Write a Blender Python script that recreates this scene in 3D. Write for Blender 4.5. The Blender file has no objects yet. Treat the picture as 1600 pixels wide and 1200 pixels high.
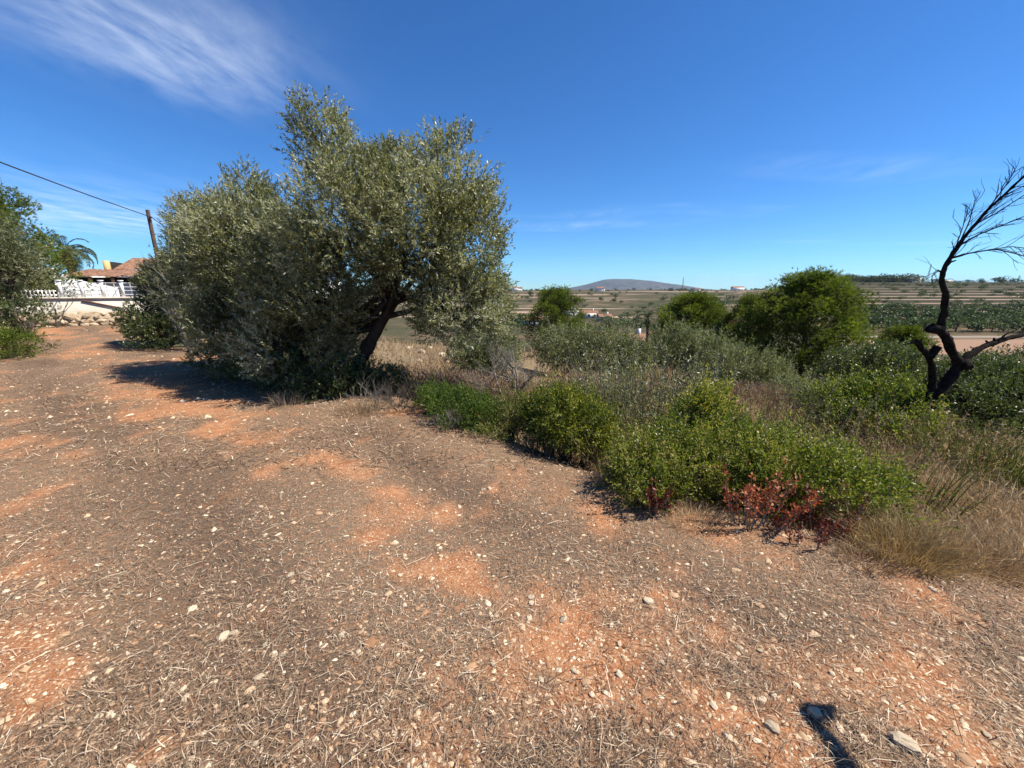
import bpy, math
import numpy as np
from mathutils import Vector

R = math.radians
scene = bpy.context.scene
COL = scene.collection

# ------------------------------------------------------------------ camera, sky, sun, exposure
CAM_Z, F_PX, PITCH = 1.62, 601.0, 14.0          # focal length in pixels of a 1600 x 1200 frame
cd = bpy.data.cameras.new('camera'); cam = bpy.data.objects.new('camera', cd); COL.objects.link(cam)
cd.sensor_fit = 'HORIZONTAL'; cd.sensor_width = 36.0; cd.lens = 36.0 * F_PX / 1600.0
cd.clip_start = 0.05; cd.clip_end = 40000
cam.location = (0, 0, CAM_Z); cam.rotation_euler = (R(90 - PITCH), 0, 0)
scene.camera = cam

SUN_AZ, SUN_EL = 97.0, 53.0                     # azimuth clockwise from +Y
sun_dir = Vector((math.cos(R(SUN_EL)) * math.sin(R(SUN_AZ)), math.cos(R(SUN_EL)) * math.cos(R(SUN_AZ)), math.sin(R(SUN_EL))))
ld = bpy.data.lights.new('sun', 'SUN'); ld.energy = 5.0; ld.angle = R(0.53); ld.color = (1.0, 0.94, 0.84)
sun = bpy.data.objects.new('sun', ld); COL.objects.link(sun)
sun.rotation_euler = (-sun_dir).to_track_quat('-Z', 'Y').to_euler()

world = bpy.data.worlds.new('World'); scene.world = world; world.use_nodes = True
wn, wl = world.node_tree.nodes, world.node_tree.links
wn.clear()
w_out = wn.new('ShaderNodeOutputWorld'); w_bg = wn.new('ShaderNodeBackground'); sky = wn.new('ShaderNodeTexSky')
sky.sky_type = 'NISHITA'; sky.sun_disc = False
sky.sun_elevation = R(SUN_EL); sky.sun_rotation = R(SUN_AZ)
sky.altitude = 0; sky.air_density = 0.8; sky.dust_density = 0.0; sky.ozone_density = 3.0
w_bg.inputs['Strength'].default_value = 0.078
wl.new(w_bg.outputs[0], w_out.inputs['Surface'])

def wmath(op, a, b=None, c=None):
    n = wn.new('ShaderNodeMath'); n.operation = op
    for i, v in enumerate((a, b, c)):
        if v is None: continue
        if isinstance(v, (int, float)): n.inputs[i].default_value = v
        else: wl.new(v, n.inputs[i])
    return n.outputs[0]

hs = wn.new('ShaderNodeHueSaturation'); hs.inputs['Saturation'].default_value = 1.15
wl.new(sky.outputs[0], hs.inputs['Color'])
wb = wn.new('ShaderNodeMix'); wb.data_type = 'RGBA'; wb.blend_type = 'MULTIPLY'; wb.inputs[0].default_value = 1.0
wb.inputs[7].default_value = (0.55, 0.94, 1.27, 1)      # the phone's cool white balance
wl.new(hs.outputs[0], wb.inputs[6])
# thin cirrus on a high plane: streaky noise, gathered in patches
tc = wn.new('ShaderNodeTexCoord'); sx = wn.new('ShaderNodeSeparateXYZ'); wl.new(tc.outputs['Generated'], sx.inputs[0])
zz = wmath('MAXIMUM', sx.outputs[2], 0.03)
pu, pv = wmath('DIVIDE', sx.outputs[0], zz), wmath('DIVIDE', sx.outputs[1], zz)
cb = wn.new('ShaderNodeCombineXYZ'); wl.new(pu, cb.inputs[0]); wl.new(pv, cb.inputs[1])
mp = wn.new('ShaderNodeMapping'); mp.inputs['Rotation'].default_value = (0, 0, R(-28)); mp.inputs['Scale'].default_value = (3.0, 1.35, 1)
wl.new(cb.outputs[0], mp.inputs[0])
nz = wn.new('ShaderNodeTexNoise'); nz.inputs['Scale'].default_value = 1.0; nz.inputs['Detail'].default_value = 8; nz.inputs['Roughness'].default_value = 0.62; nz.inputs['Distortion'].default_value = 0.22
wl.new(mp.outputs[0], nz.inputs['Vector'])
mp2 = wn.new('ShaderNodeMapping'); mp2.inputs['Scale'].default_value = (0.16, 0.42, 1); mp2.inputs['Location'].default_value = (3.1, 1.7, 0)
wl.new(cb.outputs[0], mp2.inputs[0])
nz2 = wn.new('ShaderNodeTexNoise'); nz2.inputs['Scale'].default_value = 1.0; nz2.inputs['Detail'].default_value = 3
wl.new(mp2.outputs[0], nz2.inputs['Vector'])
du = wmath('MULTIPLY', wmath('ADD', pu, 1.5), 1.75); dv = wmath('MULTIPLY', wmath('SUBTRACT', pv, 1.92), 1.5)
r2 = wmath('ADD', wmath('MULTIPLY', du, du), wmath('MULTIPLY', dv, dv))
patch = wmath('POWER', 2.718, wmath('MULTIPLY', r2, -1.7))
wide = wmath('MULTIPLY', wmath('MAXIMUM', wmath('SUBTRACT', nz2.outputs[0], 0.60), 0.0), 2.6)
eu = wmath('MULTIPLY', wmath('ADD', pu, 6.4), 0.42); ev = wmath('MULTIPLY', wmath('SUBTRACT', pv, 6.0), 0.42)
patch2 = wmath('MULTIPLY', wmath('POWER', 2.718, wmath('MULTIPLY', wmath('ADD', wmath('MULTIPLY', eu, eu), wmath('MULTIPLY', ev, ev)), -1.0)), 0.8)
veil = wmath('MAXIMUM', wmath('MAXIMUM', patch, patch2), wide)
streak = wmath('MAXIMUM', wmath('MULTIPLY', wmath('SUBTRACT', nz.outputs[0], 0.33), 1.7), 0.0)
cl = wmath('MINIMUM', wmath('MULTIPLY', wmath('MULTIPLY', veil, streak), 0.85), 0.6)
mix = wn.new('ShaderNodeMix'); mix.data_type = 'RGBA'
wl.new(cl, mix.inputs[0]); wl.new(wb.outputs[2], mix.inputs[6]); mix.inputs[7].default_value = (9.5, 10.2, 11.0, 1)
wl.new(mix.outputs[2], w_bg.inputs['Color'])

vs = scene.view_settings; vs.view_transform = 'Standard'; vs.look = 'None'; vs.exposure = 0.76; vs.gamma = 1.0; vs.use_curve_mapping = False
scene.cycles.use_denoising = True
scene.cycles.max_bounces = 6; scene.cycles.diffuse_bounces = 3; scene.cycles.glossy_bounces = 2
scene.cycles.transmission_bounces = 4; scene.cycles.transparent_max_bounces = 4

# ------------------------------------------------------------------ helpers
rng = np.random.default_rng(11)
CP, SP = math.cos(R(PITCH)), math.sin(R(PITCH))

def at(px, py, Y):
    """point at forward distance Y that is seen at photo pixel (px, py)"""
    dx, dy = px - 800.0, py - 600.0
    f = F_PX * CP - dy * SP; d = F_PX * SP + dy * CP
    return np.array([dx / f * Y, Y, CAM_Z - d / f * Y])

def sstep(a, b, x):
    t = np.clip((x - a) / (b - a), 0, 1); return t * t * (3 - 2 * t)

def _hash(ix, iy, iz, seed):
    h = (ix.astype(np.int64) * 374761393 + iy.astype(np.int64) * 668265263 + iz.astype(np.int64) * 2147483647 + seed * 974634777) & 0xFFFFFFFF
    h = ((h ^ (h >> 13)) * 1274126177) & 0xFFFFFFFF
    return ((h ^ (h >> 16)) & 0xFFFF) / 65535.0

def vnoise(P, s, seed=0):
    Q = np.asarray(P, float) * s
    i = np.floor(Q).astype(np.int64); f = Q - i; f = f * f * (3 - 2 * f)
    out = 0
    for a in (0, 1):
        for b in (0, 1):
            for c in (0, 1):
                w = (f[:, 0] if a else 1 - f[:, 0]) * (f[:, 1] if b else 1 - f[:, 1]) * (f[:, 2] if c else 1 - f[:, 2])
                out = out + w * _hash(i[:, 0] + a, i[:, 1] + b, i[:, 2] + c, seed)
    return out

def fbm2(x, y, s, seed=0, octv=4):
    P = np.stack([np.ravel(x), np.ravel(y), np.zeros(np.size(x))], 1); a, t, o = 1.0, 0, 0
    for k in range(octv):
        o = o + a * vnoise(P, s * 2 ** k, seed + k); t += a; a *= 0.55
    return (o / t).reshape(np.shape(x))

def unit(v):
    return v / (np.linalg.norm(v, axis=-1, keepdims=True) + 1e-9)

def rand_dir(n):
    return unit(rng.normal(size=(n, 3)))

# ---- terrain
def edge_d(x, y):
    """distance past the edge of the path (negative on the path)"""
    return (x + 1.4) * 0.632 + (y - 5.0) * 0.775 + 0.06 * np.maximum(0, -x - 1.4) + 0.22 * np.sin(x * 0.9 + 1.0) * np.exp(-(x / 6.0) ** 2)

YC = [0, 25, 60, 100, 160, 260, 420, 650, 900, 1500, 4000, 12000]
ZC = [-1, -3.5, -8, -11, -12.5, -11, -7, -3.0, -2.2, -8, -30, -60]
YR = [0, 25, 45, 70, 100, 130, 200, 300, 420, 480, 700, 1500, 4000, 12000]
ZR = [-1, -3.5, -7, -9.8, -10, -8.9, -3.8, 2.2, 8.0, 8.2, 0, -10, -30, -60]

def terrace(p):
    q = np.floor(np.log(np.maximum(p, 1) / 136.0) / math.log(1.095)); k = 136.0 * 1.095 ** q; k2 = k * 1.095
    return k, k2, (p - k) / (k2 - k)

def terrain(x, y):
    x = np.asarray(x, float); y = np.asarray(y, float)
    r = np.hypot(x, y); d = edge_d(x, y)
    p = np.maximum(y, 0.3 * r)
    near = -0.34 * sstep(0.0, 1.3, d) - 0.115 * np.maximum(d, 0) - 0.004 * np.maximum(d - 6, 0) ** 1.5
    near = near + 0.42 * np.exp(-((x - 5.6) / 1.8) ** 2 - ((y - 4.9) / 1.4) ** 2)
    near = near + (fbm2(x, y, 0.35, 5, 3) - 0.5) * (0.10 + 0.28 * sstep(0.3, 3, d)) + (fbm2(x, y, 1.7, 9, 2) - 0.5) * 0.05
    wr = sstep(0.50, 0.85, x / np.maximum(p, 0.1))
    zc = np.interp(p, YC, ZC)
    # terraces on the far right-hand slope
    k, k2, fr = terrace(p)
    zt = np.interp(k, YR, ZR) + (np.interp(k2, YR, ZR) - np.interp(k, YR, ZR)) * (0.18 * fr + 0.82 * sstep(0.80, 0.96, fr))
    zr = np.where((p > 136) & (p < 442), zt, np.interp(p, YR, ZR))
    far_r = zc * (1 - wr) + zr * wr
    far_r = far_r + (fbm2(x, y, 0.012, 21, 3) - 0.5) * 3.0 * sstep(120, 500, p) * (1 - wr)
    far_l = 13.0 * sstep(70, 420, r) - 40 * sstep(600, 2000, r)
    s2 = sstep(0.02, 0.30, d / np.maximum(r, 1))
    far = far_l * (1 - s2) + far_r * s2
    w = sstep(18, 60, r)
    return near * (1 - w) + far * w

def gz(x, y): return float(terrain(np.array([x]), np.array([y]))[0])

def ground_at(px, py, y0=2.0, y1=2500.0):
    ys = np.geomspace(y0, y1, 1500); a = at(px, py, 1.0)
    xs = a[0] * ys; zs = CAM_Z + (a[2] - CAM_Z) * ys
    hit = np.nonzero(zs <= terrain(xs, ys))[0]
    k = hit[0] if len(hit) else len(ys) - 1
    return np.array([xs[k], ys[k], float(terrain(xs[k:k + 1], ys[k:k + 1])[0])])

def soil_mask(x, y):
    """1 where the orange earth lies bare, 0 under straw"""
    d = edge_d(x, y)
    u = x * 0.775 - y * 0.632
    n1 = fbm2(u * 0.55, d * 1.3, 1.0, 31, 4); n2 = fbm2(x, y, 3.1, 37, 4)
    m = 1.05 * np.exp(-((d + 1.62 + 0.25 * np.sin(u * 0.8)) / 0.50) ** 2) + 0.50 * np.exp(-((d + 3.4) / 0.34) ** 2) + 0.30 * np.exp(-((d + 0.15) / 0.3) ** 2)
    n3 = fbm2(x, y, 0.75, 53, 3)
    v = m * (1.5 * n1 * n3 * 1.5 - .05) + (n1 - 0.5) * 1.0 + (n3 - .5) * .6 + (n2 - 0.5) * 2.5 - 0.12 - 0.10 * sstep(3.0, 5.0, -d)
    return sstep(0.02, 0.85, v)

# ---- meshes
class MB:
    """collects vertices, tris/quads and a tone value per face, then links them as one mesh object"""
    def __init__(s): s.V, s.F3, s.F4, s.a3, s.a4, s.n = [], [], [], [], [], 0
    def add(s, V, F, a=0.5):
        V = np.asarray(V, float).reshape(-1, 3); F = np.asarray(F, np.int64); F = F.reshape(-1, F.shape[-1])
        av = np.broadcast_to(np.asarray(a, float), (len(F),))
        (s.F3 if F.shape[1] == 3 else s.F4).append(F + s.n); (s.a3 if F.shape[1] == 3 else s.a4).append(av)
        s.V.append(V); s.n += len(V)
    def mesh(s, name, mats, smooth=False):
        V = np.concatenate(s.V); me = bpy.data.meshes.new(name)
        f3 = np.concatenate(s.F3) if s.F3 else np.zeros((0, 3), int); f4 = np.concatenate(s.F4) if s.F4 else np.zeros((0, 4), int)
        a = np.concatenate(s.a3 + s.a4) if (s.a3 or s.a4) else np.zeros(0)
        nl = f3.size + f4.size; nf = len(f3) + len(f4)
        me.vertices.add(len(V)); me.vertices.foreach_set('co', V.astype(np.float32).ravel())
        me.loops.add(nl); me.polygons.add(nf)
        me.loops.foreach_set('vertex_index', np.concatenate([f3.ravel(), f4.ravel()]).astype(np.int32))
        tot = np.concatenate([np.full(len(f3), 3), np.full(len(f4), 4)]).astype(np.int32)
        me.polygons.foreach_set('loop_start', (np.cumsum(tot) - tot).astype(np.int32))
        me.polygons.foreach_set('loop_total', tot)
        if smooth: me.polygons.foreach_set('use_smooth', np.ones(nf, bool))
        me.update(calc_edges=True)
        at_ = me.attributes.new('v', 'FLOAT', 'FACE'); at_.data.foreach_set('value', a.astype(np.float32))
        for m in (mats if isinstance(mats, (list, tuple)) else [mats]): me.materials.append(m)
        return me
    def build(s, name, mats, parent=None, smooth=False):
        return link(name, s.mesh(name, mats, smooth), parent)

def link(name, me, parent=None):
    o = bpy.data.objects.new(name, me); COL.objects.link(o)
    if parent is not None: o.parent = parent
    return o

def tag(o, label=None, cat=None, group=None, kind=None):
    if label: o['label'] = label
    if cat: o['category'] = cat
    if group: o['group'] = group
    if kind: o['kind'] = kind
    return o

def thing(name, label, cat, loc=(0, 0, 0), rz=0.0, group=None):
    o = bpy.data.objects.new(name, None); COL.objects.link(o); o.empty_display_size = 0.2
    o.location = [float(c) for c in loc]; o.rotation_euler = (0, 0, rz)
    return tag(o, label, cat, group)

def copy_thing(src, loc, rz=0.0, sc=1.0, label=None, group=None):
    c = src.copy(); COL.objects.link(c)
    c.location = [float(v) for v in loc]; c.rotation_euler = (0, 0, rz); c.scale = (sc, sc, sc) if np.isscalar(sc) else sc
    if label: c['label'] = label
    if group: c['group'] = group
    for ch in src.children:
        k = ch.copy(); COL.objects.link(k); k.parent = c
        for g in ch.children:
            q = g.copy(); COL.objects.link(q); q.parent = k
    return c

def tube(mb, pts, rad, sides=6, a=0.5, cap=True):
    P = np.asarray(pts, float); n = len(P); rad = np.broadcast_to(np.asarray(rad, float), (n,))
    T = unit(np.gradient(P, axis=0)); ref = np.array([0.31, 0.87, 0.38])
    A = unit(np.cross(T, ref)); B = np.cross(T, A)
    th = np.arange(sides) * 2 * np.pi / sides
    ring = P[:, None] + rad[:, None, None] * (A[:, None] * np.cos(th)[None, :, None] + B[:, None] * np.sin(th)[None, :, None])
    i = np.arange(n - 1)[:, None] * sides; j = np.arange(sides)[None]; j2 = (j + 1) % sides
    F = np.stack([i + j, i + j2, i + sides + j2, i + sides + j], -1).reshape(-1, 4)
    mb.add(ring.reshape(-1, 3), F, a)
    if cap and sides > 3:
        for e, k in ((0, 0), (n - 1, (n - 1) * sides)):
            mb.add(np.vstack([ring[e], P[e][None]]), [[sides, (q + 1) % sides if e == 0 else q, q if e == 0 else (q + 1) % sides] for q in range(sides)], a)

def box(mb, lo, hi, a=0.5, M=None):
    lo, hi = np.asarray(lo, float), np.asarray(hi, float)
    V = np.array([[x, y, z] for x in (lo[0], hi[0]) for y in (lo[1], hi[1]) for z in (lo[2], hi[2])])
    if M is not None: V = V @ M.T
    mb.add(V, [[0, 1, 3, 2], [4, 6, 7, 5], [0, 4, 5, 1], [2, 3, 7, 6], [0, 2, 6, 4], [1, 5, 7, 3]], a)

def leaves(mb, P, D, L, W, a, wide=0.45, droop=0.0, tri=False):
    """flat lance-shaped leaves: one quad each, or a single narrow triangle where they are tiny"""
    n = len(P); D = unit(D); S = unit(np.cross(D, rand_dir(n)))
    L = np.broadcast_to(np.asarray(L, float), (n,))[:, None]; W = np.broadcast_to(np.asarray(W, float), (n,))[:, None]
    N = np.cross(D, S); m = P + D * L * wide + N * W * 0.25
    tip = P + D * L; tip = tip - np.array([0, 0, 1.0]) * (droop * L)
    if tri:
        q = P + D * L * .12; mb.add(np.stack([q - S * W * .5, q + S * W * .5, tip], 1).reshape(-1, 3), np.arange(3 * n).reshape(n, 3), a); return
    V = np.stack([P, m - S * W * 0.5, tip, m + S * W * 0.5], 1).reshape(-1, 3)
    mb.add(V, np.arange(4 * n).reshape(n, 4), a)

def blades(mb, P, D, L, W, a, bend=0.3, side=None):
    """tapering grass blades, a quad and a tip each"""
    n = len(P); D = unit(D)
    S = unit(np.cross(D, rand_dir(n))) if side is None else side
    L = np.broadcast_to(np.asarray(L, float), (n,))[:, None]; W = np.broadcast_to(np.asarray(W, float), (n,))[:, None]
    b = rand_dir(n); b[:, 2] = -np.abs(b[:, 2]); b = b * np.asarray(bend)
    m = P + D * L * 0.55; tip = m + unit(D + b) * L * 0.45
    V = np.stack([P - S * W * .5, P + S * W * .5, m + S * W * .4, m - S * W * .4, tip], 1).reshape(-1, 3)
    k = np.arange(n)[:, None] * 5
    s0 = mb.n
    mb.add(V, k + np.array([[0, 1, 2, 3]]), a)
    F = k + np.array([[3, 2, 4]]); mb.F3.append(F + s0); mb.a3.append(np.broadcast_to(np.asarray(a, float), (n,)))

# ---- materials
def node_mat(name):
    m = bpy.data.materials.new(name); m.use_nodes = True; nt = m.node_tree
    return m, nt, nt.nodes, nt.links, nt.nodes['Principled BSDF'], nt.nodes['Material Output']

def ramp(nodes, cols):
    r = nodes.new('ShaderNodeValToRGB'); e = r.color_ramp.elements
    e[0].position, e[0].color = cols[0][0], (*cols[0][1], 1); e[1].position, e[1].color = cols[-1][0], (*cols[-1][1], 1)
    for p, c in cols[1:-1]:
        k = e.new(p); k.color = (*c, 1)
    return r

def foliage(name, cols, trans=0.35, rough=0.55, spec=0.25, tint=(1.15, 1.25, 0.6)):
    m, nt, N, Lk, b, out = node_mat(name)
    a = N.new('ShaderNodeAttribute'); a.attribute_name = 'v'
    r = ramp(N, cols); Lk.new(a.outputs['Fac'], r.inputs[0])
    Lk.new(r.outputs[0], b.inputs['Base Color']); b.inputs['Roughness'].default_value = rough; b.inputs['Specular IOR Level'].default_value = spec
    t = N.new('ShaderNodeBsdfTranslucent'); mx = N.new('ShaderNodeMixShader'); mx.inputs[0].default_value = trans
    mu = N.new('ShaderNodeMix'); mu.data_type = 'RGBA'; mu.blend_type = 'MULTIPLY'; mu.inputs[0].default_value = 1.0
    Lk.new(r.outputs[0], mu.inputs[6]); mu.inputs[7].default_value = (*tint, 1); Lk.new(mu.outputs[2], t.inputs[0])
    Lk.new(b.outputs[0], mx.inputs[1]); Lk.new(t.outputs[0], mx.inputs[2]); Lk.new(mx.outputs[0], out.inputs[0])
    return m

def solid(name, col, rough=0.9, spec=0.15, var=0.25, scale=6.0, bump=0.0, col2=None, attr=0.0):
    """procedural matte surface: two tones mixed by noise, optional bump and per-piece tone"""
    m, nt, N, Lk, b, out = node_mat(name)
    tcn = N.new('ShaderNodeTexCoord'); n = N.new('ShaderNodeTexNoise'); n.inputs['Scale'].default_value = scale; n.inputs['Detail'].default_value = 7; n.inputs['Roughness'].default_value = 0.65
    Lk.new(tcn.outputs['Object'], n.inputs['Vector'])
    c2 = col2 or tuple(c * (1 - var) for c in col)
    r = ramp(N, [(0.35, c2), (0.65, col)]); Lk.new(n.outputs[0], r.inputs[0]); src = r.outputs[0]
    if attr:
        a = N.new('ShaderNodeAttribute'); a.attribute_name = 'v'
        mr = N.new('ShaderNodeMapRange'); mr.inputs[3].default_value = 1 - attr; mr.inputs[4].default_value = 1 + attr; Lk.new(a.outputs['Fac'], mr.inputs[0])
        h = N.new('ShaderNodeHueSaturation'); Lk.new(mr.outputs[0], h.inputs['Value']); Lk.new(src, h.inputs['Color']); src = h.outputs[0]
    Lk.new(src, b.inputs['Base Color']); b.inputs['Roughness'].default_value = rough; b.inputs['Specular IOR Level'].default_value = spec
    if bump:
        bp = N.new('ShaderNodeBump'); bp.inputs['Strength'].default_value = bump; bp.inputs['Distance'].default_value = 0.02
        Lk.new(n.outputs[0], bp.inputs['Height']); Lk.new(bp.outputs[0], b.inputs['Normal'])
    return m

M = {}
M['olive'] = foliage('olive_leaf', [(0, (.066, .070, .026)), (.35, (.175, .182, .074)), (.62, (.295, .298, .150)), (.8, (.42, .42, .29)), (1, (.56, .56, .45))], .44, .38, .45, (1.12, 1.1, .6))
M['olive_far'] = foliage('olive_leaf_dusty', [(0, (.058, .068, .028)), (.5, (.165, .172, .080)), (1, (.36, .36, .23))], .36)
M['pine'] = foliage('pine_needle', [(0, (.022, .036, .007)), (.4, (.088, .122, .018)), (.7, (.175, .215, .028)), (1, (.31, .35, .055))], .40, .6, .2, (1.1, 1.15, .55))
M['mastic'] = foliage('mastic_leaf', [(0, (.034, .048, .008)), (.35, (.098, .132, .017)), (.65, (.195, .225, .030)), (.9, (.33, .31, .06)), (1, (.36, .26, .12))], .42, .42, .4)
M['mastic_y'] = foliage('yellowing_leaf', [(0, (.035, .05, .010)), (.45, (.10, .13, .018)), (.8, (.25, .25, .03)), (1, (.38, .33, .05))], .4, .45, .35)
M['mastic_d'] = foliage('dark_mastic_leaf', [(0, (.028, .040, .012)), (.5, (.085, .108, .032)), (.85, (.16, .185, .065)), (1, (.28, .29, .16))], .34, .40, .45)
M['juniper'] = foliage('bright_green_leaf', [(0, (.030, .048, .008)), (.5, (.075, .125, .016)), (1, (.17, .22, .04))], .35)
M['redleaf'] = foliage('red_leaf', [(0, (.08, .014, .010)), (.5, (.17, .030, .020)), (1, (.28, .10, .055))], .3, .5, .3, (1.1, .8, .6))
M['orangeleaf'] = foliage('orange_red_leaf', [(0, (.20, .030, .015)), (.5, (.36, .09, .035)), (1, (.50, .21, .10))], .3, .5, .3, (1.1, .8, .6))
M['fennel'] = foliage('fennel_green', [(0, (.06, .075, .018)), (.5, (.14, .16, .035)), (1, (.30, .27, .09))], .35)
M['dry'] = foliage('dry_grass_blade', [(0, (.15, .095, .055)), (.4, (.31, .215, .125)), (.75, (.48, .36, .22)), (1, (.66, .55, .37))], .35, .7, .15, (1.1, .95, .7))
M['drypink'] = foliage('dry_seed_grass', [(0, (.10, .065, .045)), (.45, (.22, .15, .11)), (1, (.42, .30, .21))], .3, .7, .15, (1.1, .95, .7))
M['gold'] = foliage('golden_grass_blade', [(0, (.15, .10, .045)), (.5, (.31, .22, .105)), (1, (.52, .41, .23))], .35, .6, .2, (1.1, .95, .65))
M['straw'] = foliage('straw_stalk', [(0, (.075, .048, .032)), (.38, (.25, .165, .102)), (.70, (.44, .31, .20)), (.93, (.60, .46, .31)), (1, (.76, .65, .48))], .1, .7, .2, (1, .95, .8))
M['twig'] = solid('grey_twig', (.27, .235, .20), .9, .1, .4, 14)
M['twig_d'] = solid('dark_twig', (.12, .095, .075), .9, .1, .4, 14)
M['bark'] = solid('olive_bark', (.050, .040, .032), .95, .05, .55, 9, .9)
M['bark_dead'] = solid('dead_almond_bark', (.030, .024, .020), .95, .03, .5, 16, 1.0, (.009, .007, .006))
M['bark_pine'] = solid('pine_bark', (.12, .08, .055), .95, .05, .5, 8, .6)
M['stone'] = solid('pale_limestone', (.68, .54, .37), .9, .1, .3, 22, .5, attr=.2)
M['wallstone'] = solid('dry_stone', (.47, .36, .24), .95, .08, .35, 7, .6, attr=.35)
M['white'] = solid('whitewash', (.80, .79, .76), .85, .15, .12, 2.0, .15)
M['cement'] = solid('pale_cement_render', (.62, .555, .455), .95, .1, .18, 2.2, .3)
M['dark'] = solid('dark_opening_and_shade', (.03, .026, .024), .9, .1)  # dark openings, and the painted shade under the low eaves
M['tile'] = solid('terracotta_tile', (.30, .16, .10), .9, .12, .35, 5, .3, attr=.3)
M['ochre'] = solid('ochre_render', (.62, .44, .20), .9, .1)
M['pole'] = solid('weathered_pole_wood', (.15, .095, .070), .9, .1, .4, 6, .5)
M['wire'] = solid('black_cable', (.02, .02, .022), .6, .3)
M['shadow_tone'] = solid('wall_shadow', (.20, .09, .06), .8, .2)  # tone of the shadow line drawn across the garden wall
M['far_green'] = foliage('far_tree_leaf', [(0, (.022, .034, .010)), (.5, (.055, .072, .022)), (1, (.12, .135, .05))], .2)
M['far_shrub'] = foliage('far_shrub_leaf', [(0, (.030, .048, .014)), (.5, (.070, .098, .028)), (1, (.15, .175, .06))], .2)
M['palm'] = foliage('palm_frond', [(0, (.04, .055, .025)), (.6, (.10, .125, .06)), (1, (.24, .22, .12))], .25)
M['palmdry'] = foliage('palm_dry_skirt', [(0, (.10, .07, .045)), (1, (.28, .20, .12))], .2)

def ground_material():
    m, nt, N, Lk, b, out = node_mat('ground_earth')
    tcn = N.new('ShaderNodeTexCoord'); geo = tcn.outputs['Object']
    def noise(scale, detail=6, rough=.6, vec=None):
        n = N.new('ShaderNodeTexNoise'); n.inputs['Scale'].default_value = scale; n.inputs['Detail'].default_value = detail; n.inputs['Roughness'].default_value = rough
        Lk.new(vec or geo, n.inputs['Vector']); return n.outputs[0]
    def mixc(f, a, c, mode='MIX'):
        x = N.new('ShaderNodeMix'); x.data_type = 'RGBA'; x.blend_type = mode
        if isinstance(f, float): x.inputs[0].default_value = f
        else: Lk.new(f, x.inputs[0])
        for i, v in ((6, a), (7, c)):
            if isinstance(v, tuple): x.inputs[i].default_value = (*v, 1)
            else: Lk.new(v, x.inputs[i])
        return x.outputs[2]
    def attr(nm):
        a = N.new('ShaderNodeAttribute'); a.attribute_name = nm; return a.outputs['Fac']
    def rng_(v, a, c):
        q = N.new('ShaderNodeMapRange'); q.inputs[1].default_value = a; q.inputs[2].default_value = c; Lk.new(v, q.inputs[0]); return q.outputs[0]
    n_f = noise(95, 5, .7); n_m = noise(9, 6); n_l = noise(1.1, 5)
    soil = ramp(N, [(.25, (.24, .085, .034)), (.5, (.36, .150, .065)), (.75, (.45, .225, .115))]); Lk.new(n_m, soil.inputs[0])
    soil2 = mixc(rng_(n_f, .52, .66), soil.outputs[0], (.55, .39, .25))
    lit = ramp(N, [(.28, (.055, .036, .024)), (.5, (.16, .108, .070)), (.72, (.34, .245, .165))]); Lk.new(n_f, lit.inputs[0])  # dark end of the ramp paints the shade between straws
    lit2 = mixc(rng_(n_l, .42, .62), lit.outputs[0], (.20, .135, .085)); lit3 = mixc(.5, lit.outputs[0], lit2)
    n_s = noise(30, 6, .75); n_t = noise(150, 3, .6)
    lit4 = mixc(rng_(n_s, .50, .62), lit3, soil2); lit5 = mixc(.55, lit3, lit4)
    lit6 = mixc(rng_(n_t, .60, .66), lit5, (.50, .37, .24))
    lit7 = mixc(attr('band'), lit6, (.085, .062, .046))
    sl = N.new('ShaderNodeMath'); sl.operation = 'MULTIPLY_ADD'; Lk.new(n_s, sl.inputs[0]); sl.inputs[1].default_value = 1.6; sl.inputs[2].default_value = -.80
    sm = N.new('ShaderNodeMath'); sm.operation = 'ADD'; sm.use_clamp = True; Lk.new(attr('soil'), sm.inputs[0]); Lk.new(sl.outputs[0], sm.inputs[1])
    near = mixc(sm.outputs[0], lit7, soil2)
    # beyond the path: dry grass land, then fields far off
    wild = ramp(N, [(.3, (.10, .078, .042)), (.5, (.20, .145, .085)), (.7, (.30, .22, .13))]); Lk.new(n_m, wild.inputs[0])
    nf1 = noise(.035, 6, .62); nf2 = noise(.22, 6, .65)
    far = ramp(N, [(.32, (.040, .046, .020)), (.47, (.075, .066, .036)), (.60, (.14, .095, .060)), (.75, (.25, .165, .105))]); Lk.new(nf1, far.inputs[0])
    far2 = mixc(rng_(nf2, .44, .60), far.outputs[0], (.060, .062, .030)); far3 = mixc(.62, far.outputs[0], far2)
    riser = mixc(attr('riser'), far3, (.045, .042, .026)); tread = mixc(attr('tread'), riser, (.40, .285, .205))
    field = mixc(attr('field'), tread, (.28, .175, .115)); road = mixc(attr('road'), field, (.30, .25, .20))
    c1 = mixc(attr('wild'), near, wild.outputs[0]); c2 = mixc(attr('far'), c1, road)
    Lk.new(c2, b.inputs['Base Color']); b.inputs['Roughness'].default_value = 1.0; b.inputs['Specular IOR Level'].default_value = 0.05
    bp = N.new('ShaderNodeBump'); bp.inputs['Strength'].default_value = .8; bp.inputs['Distance'].default_value = .012
    Lk.new(n_f, bp.inputs['Height']); Lk.new(bp.outputs[0], b.inputs['Normal'])
    return m

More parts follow.
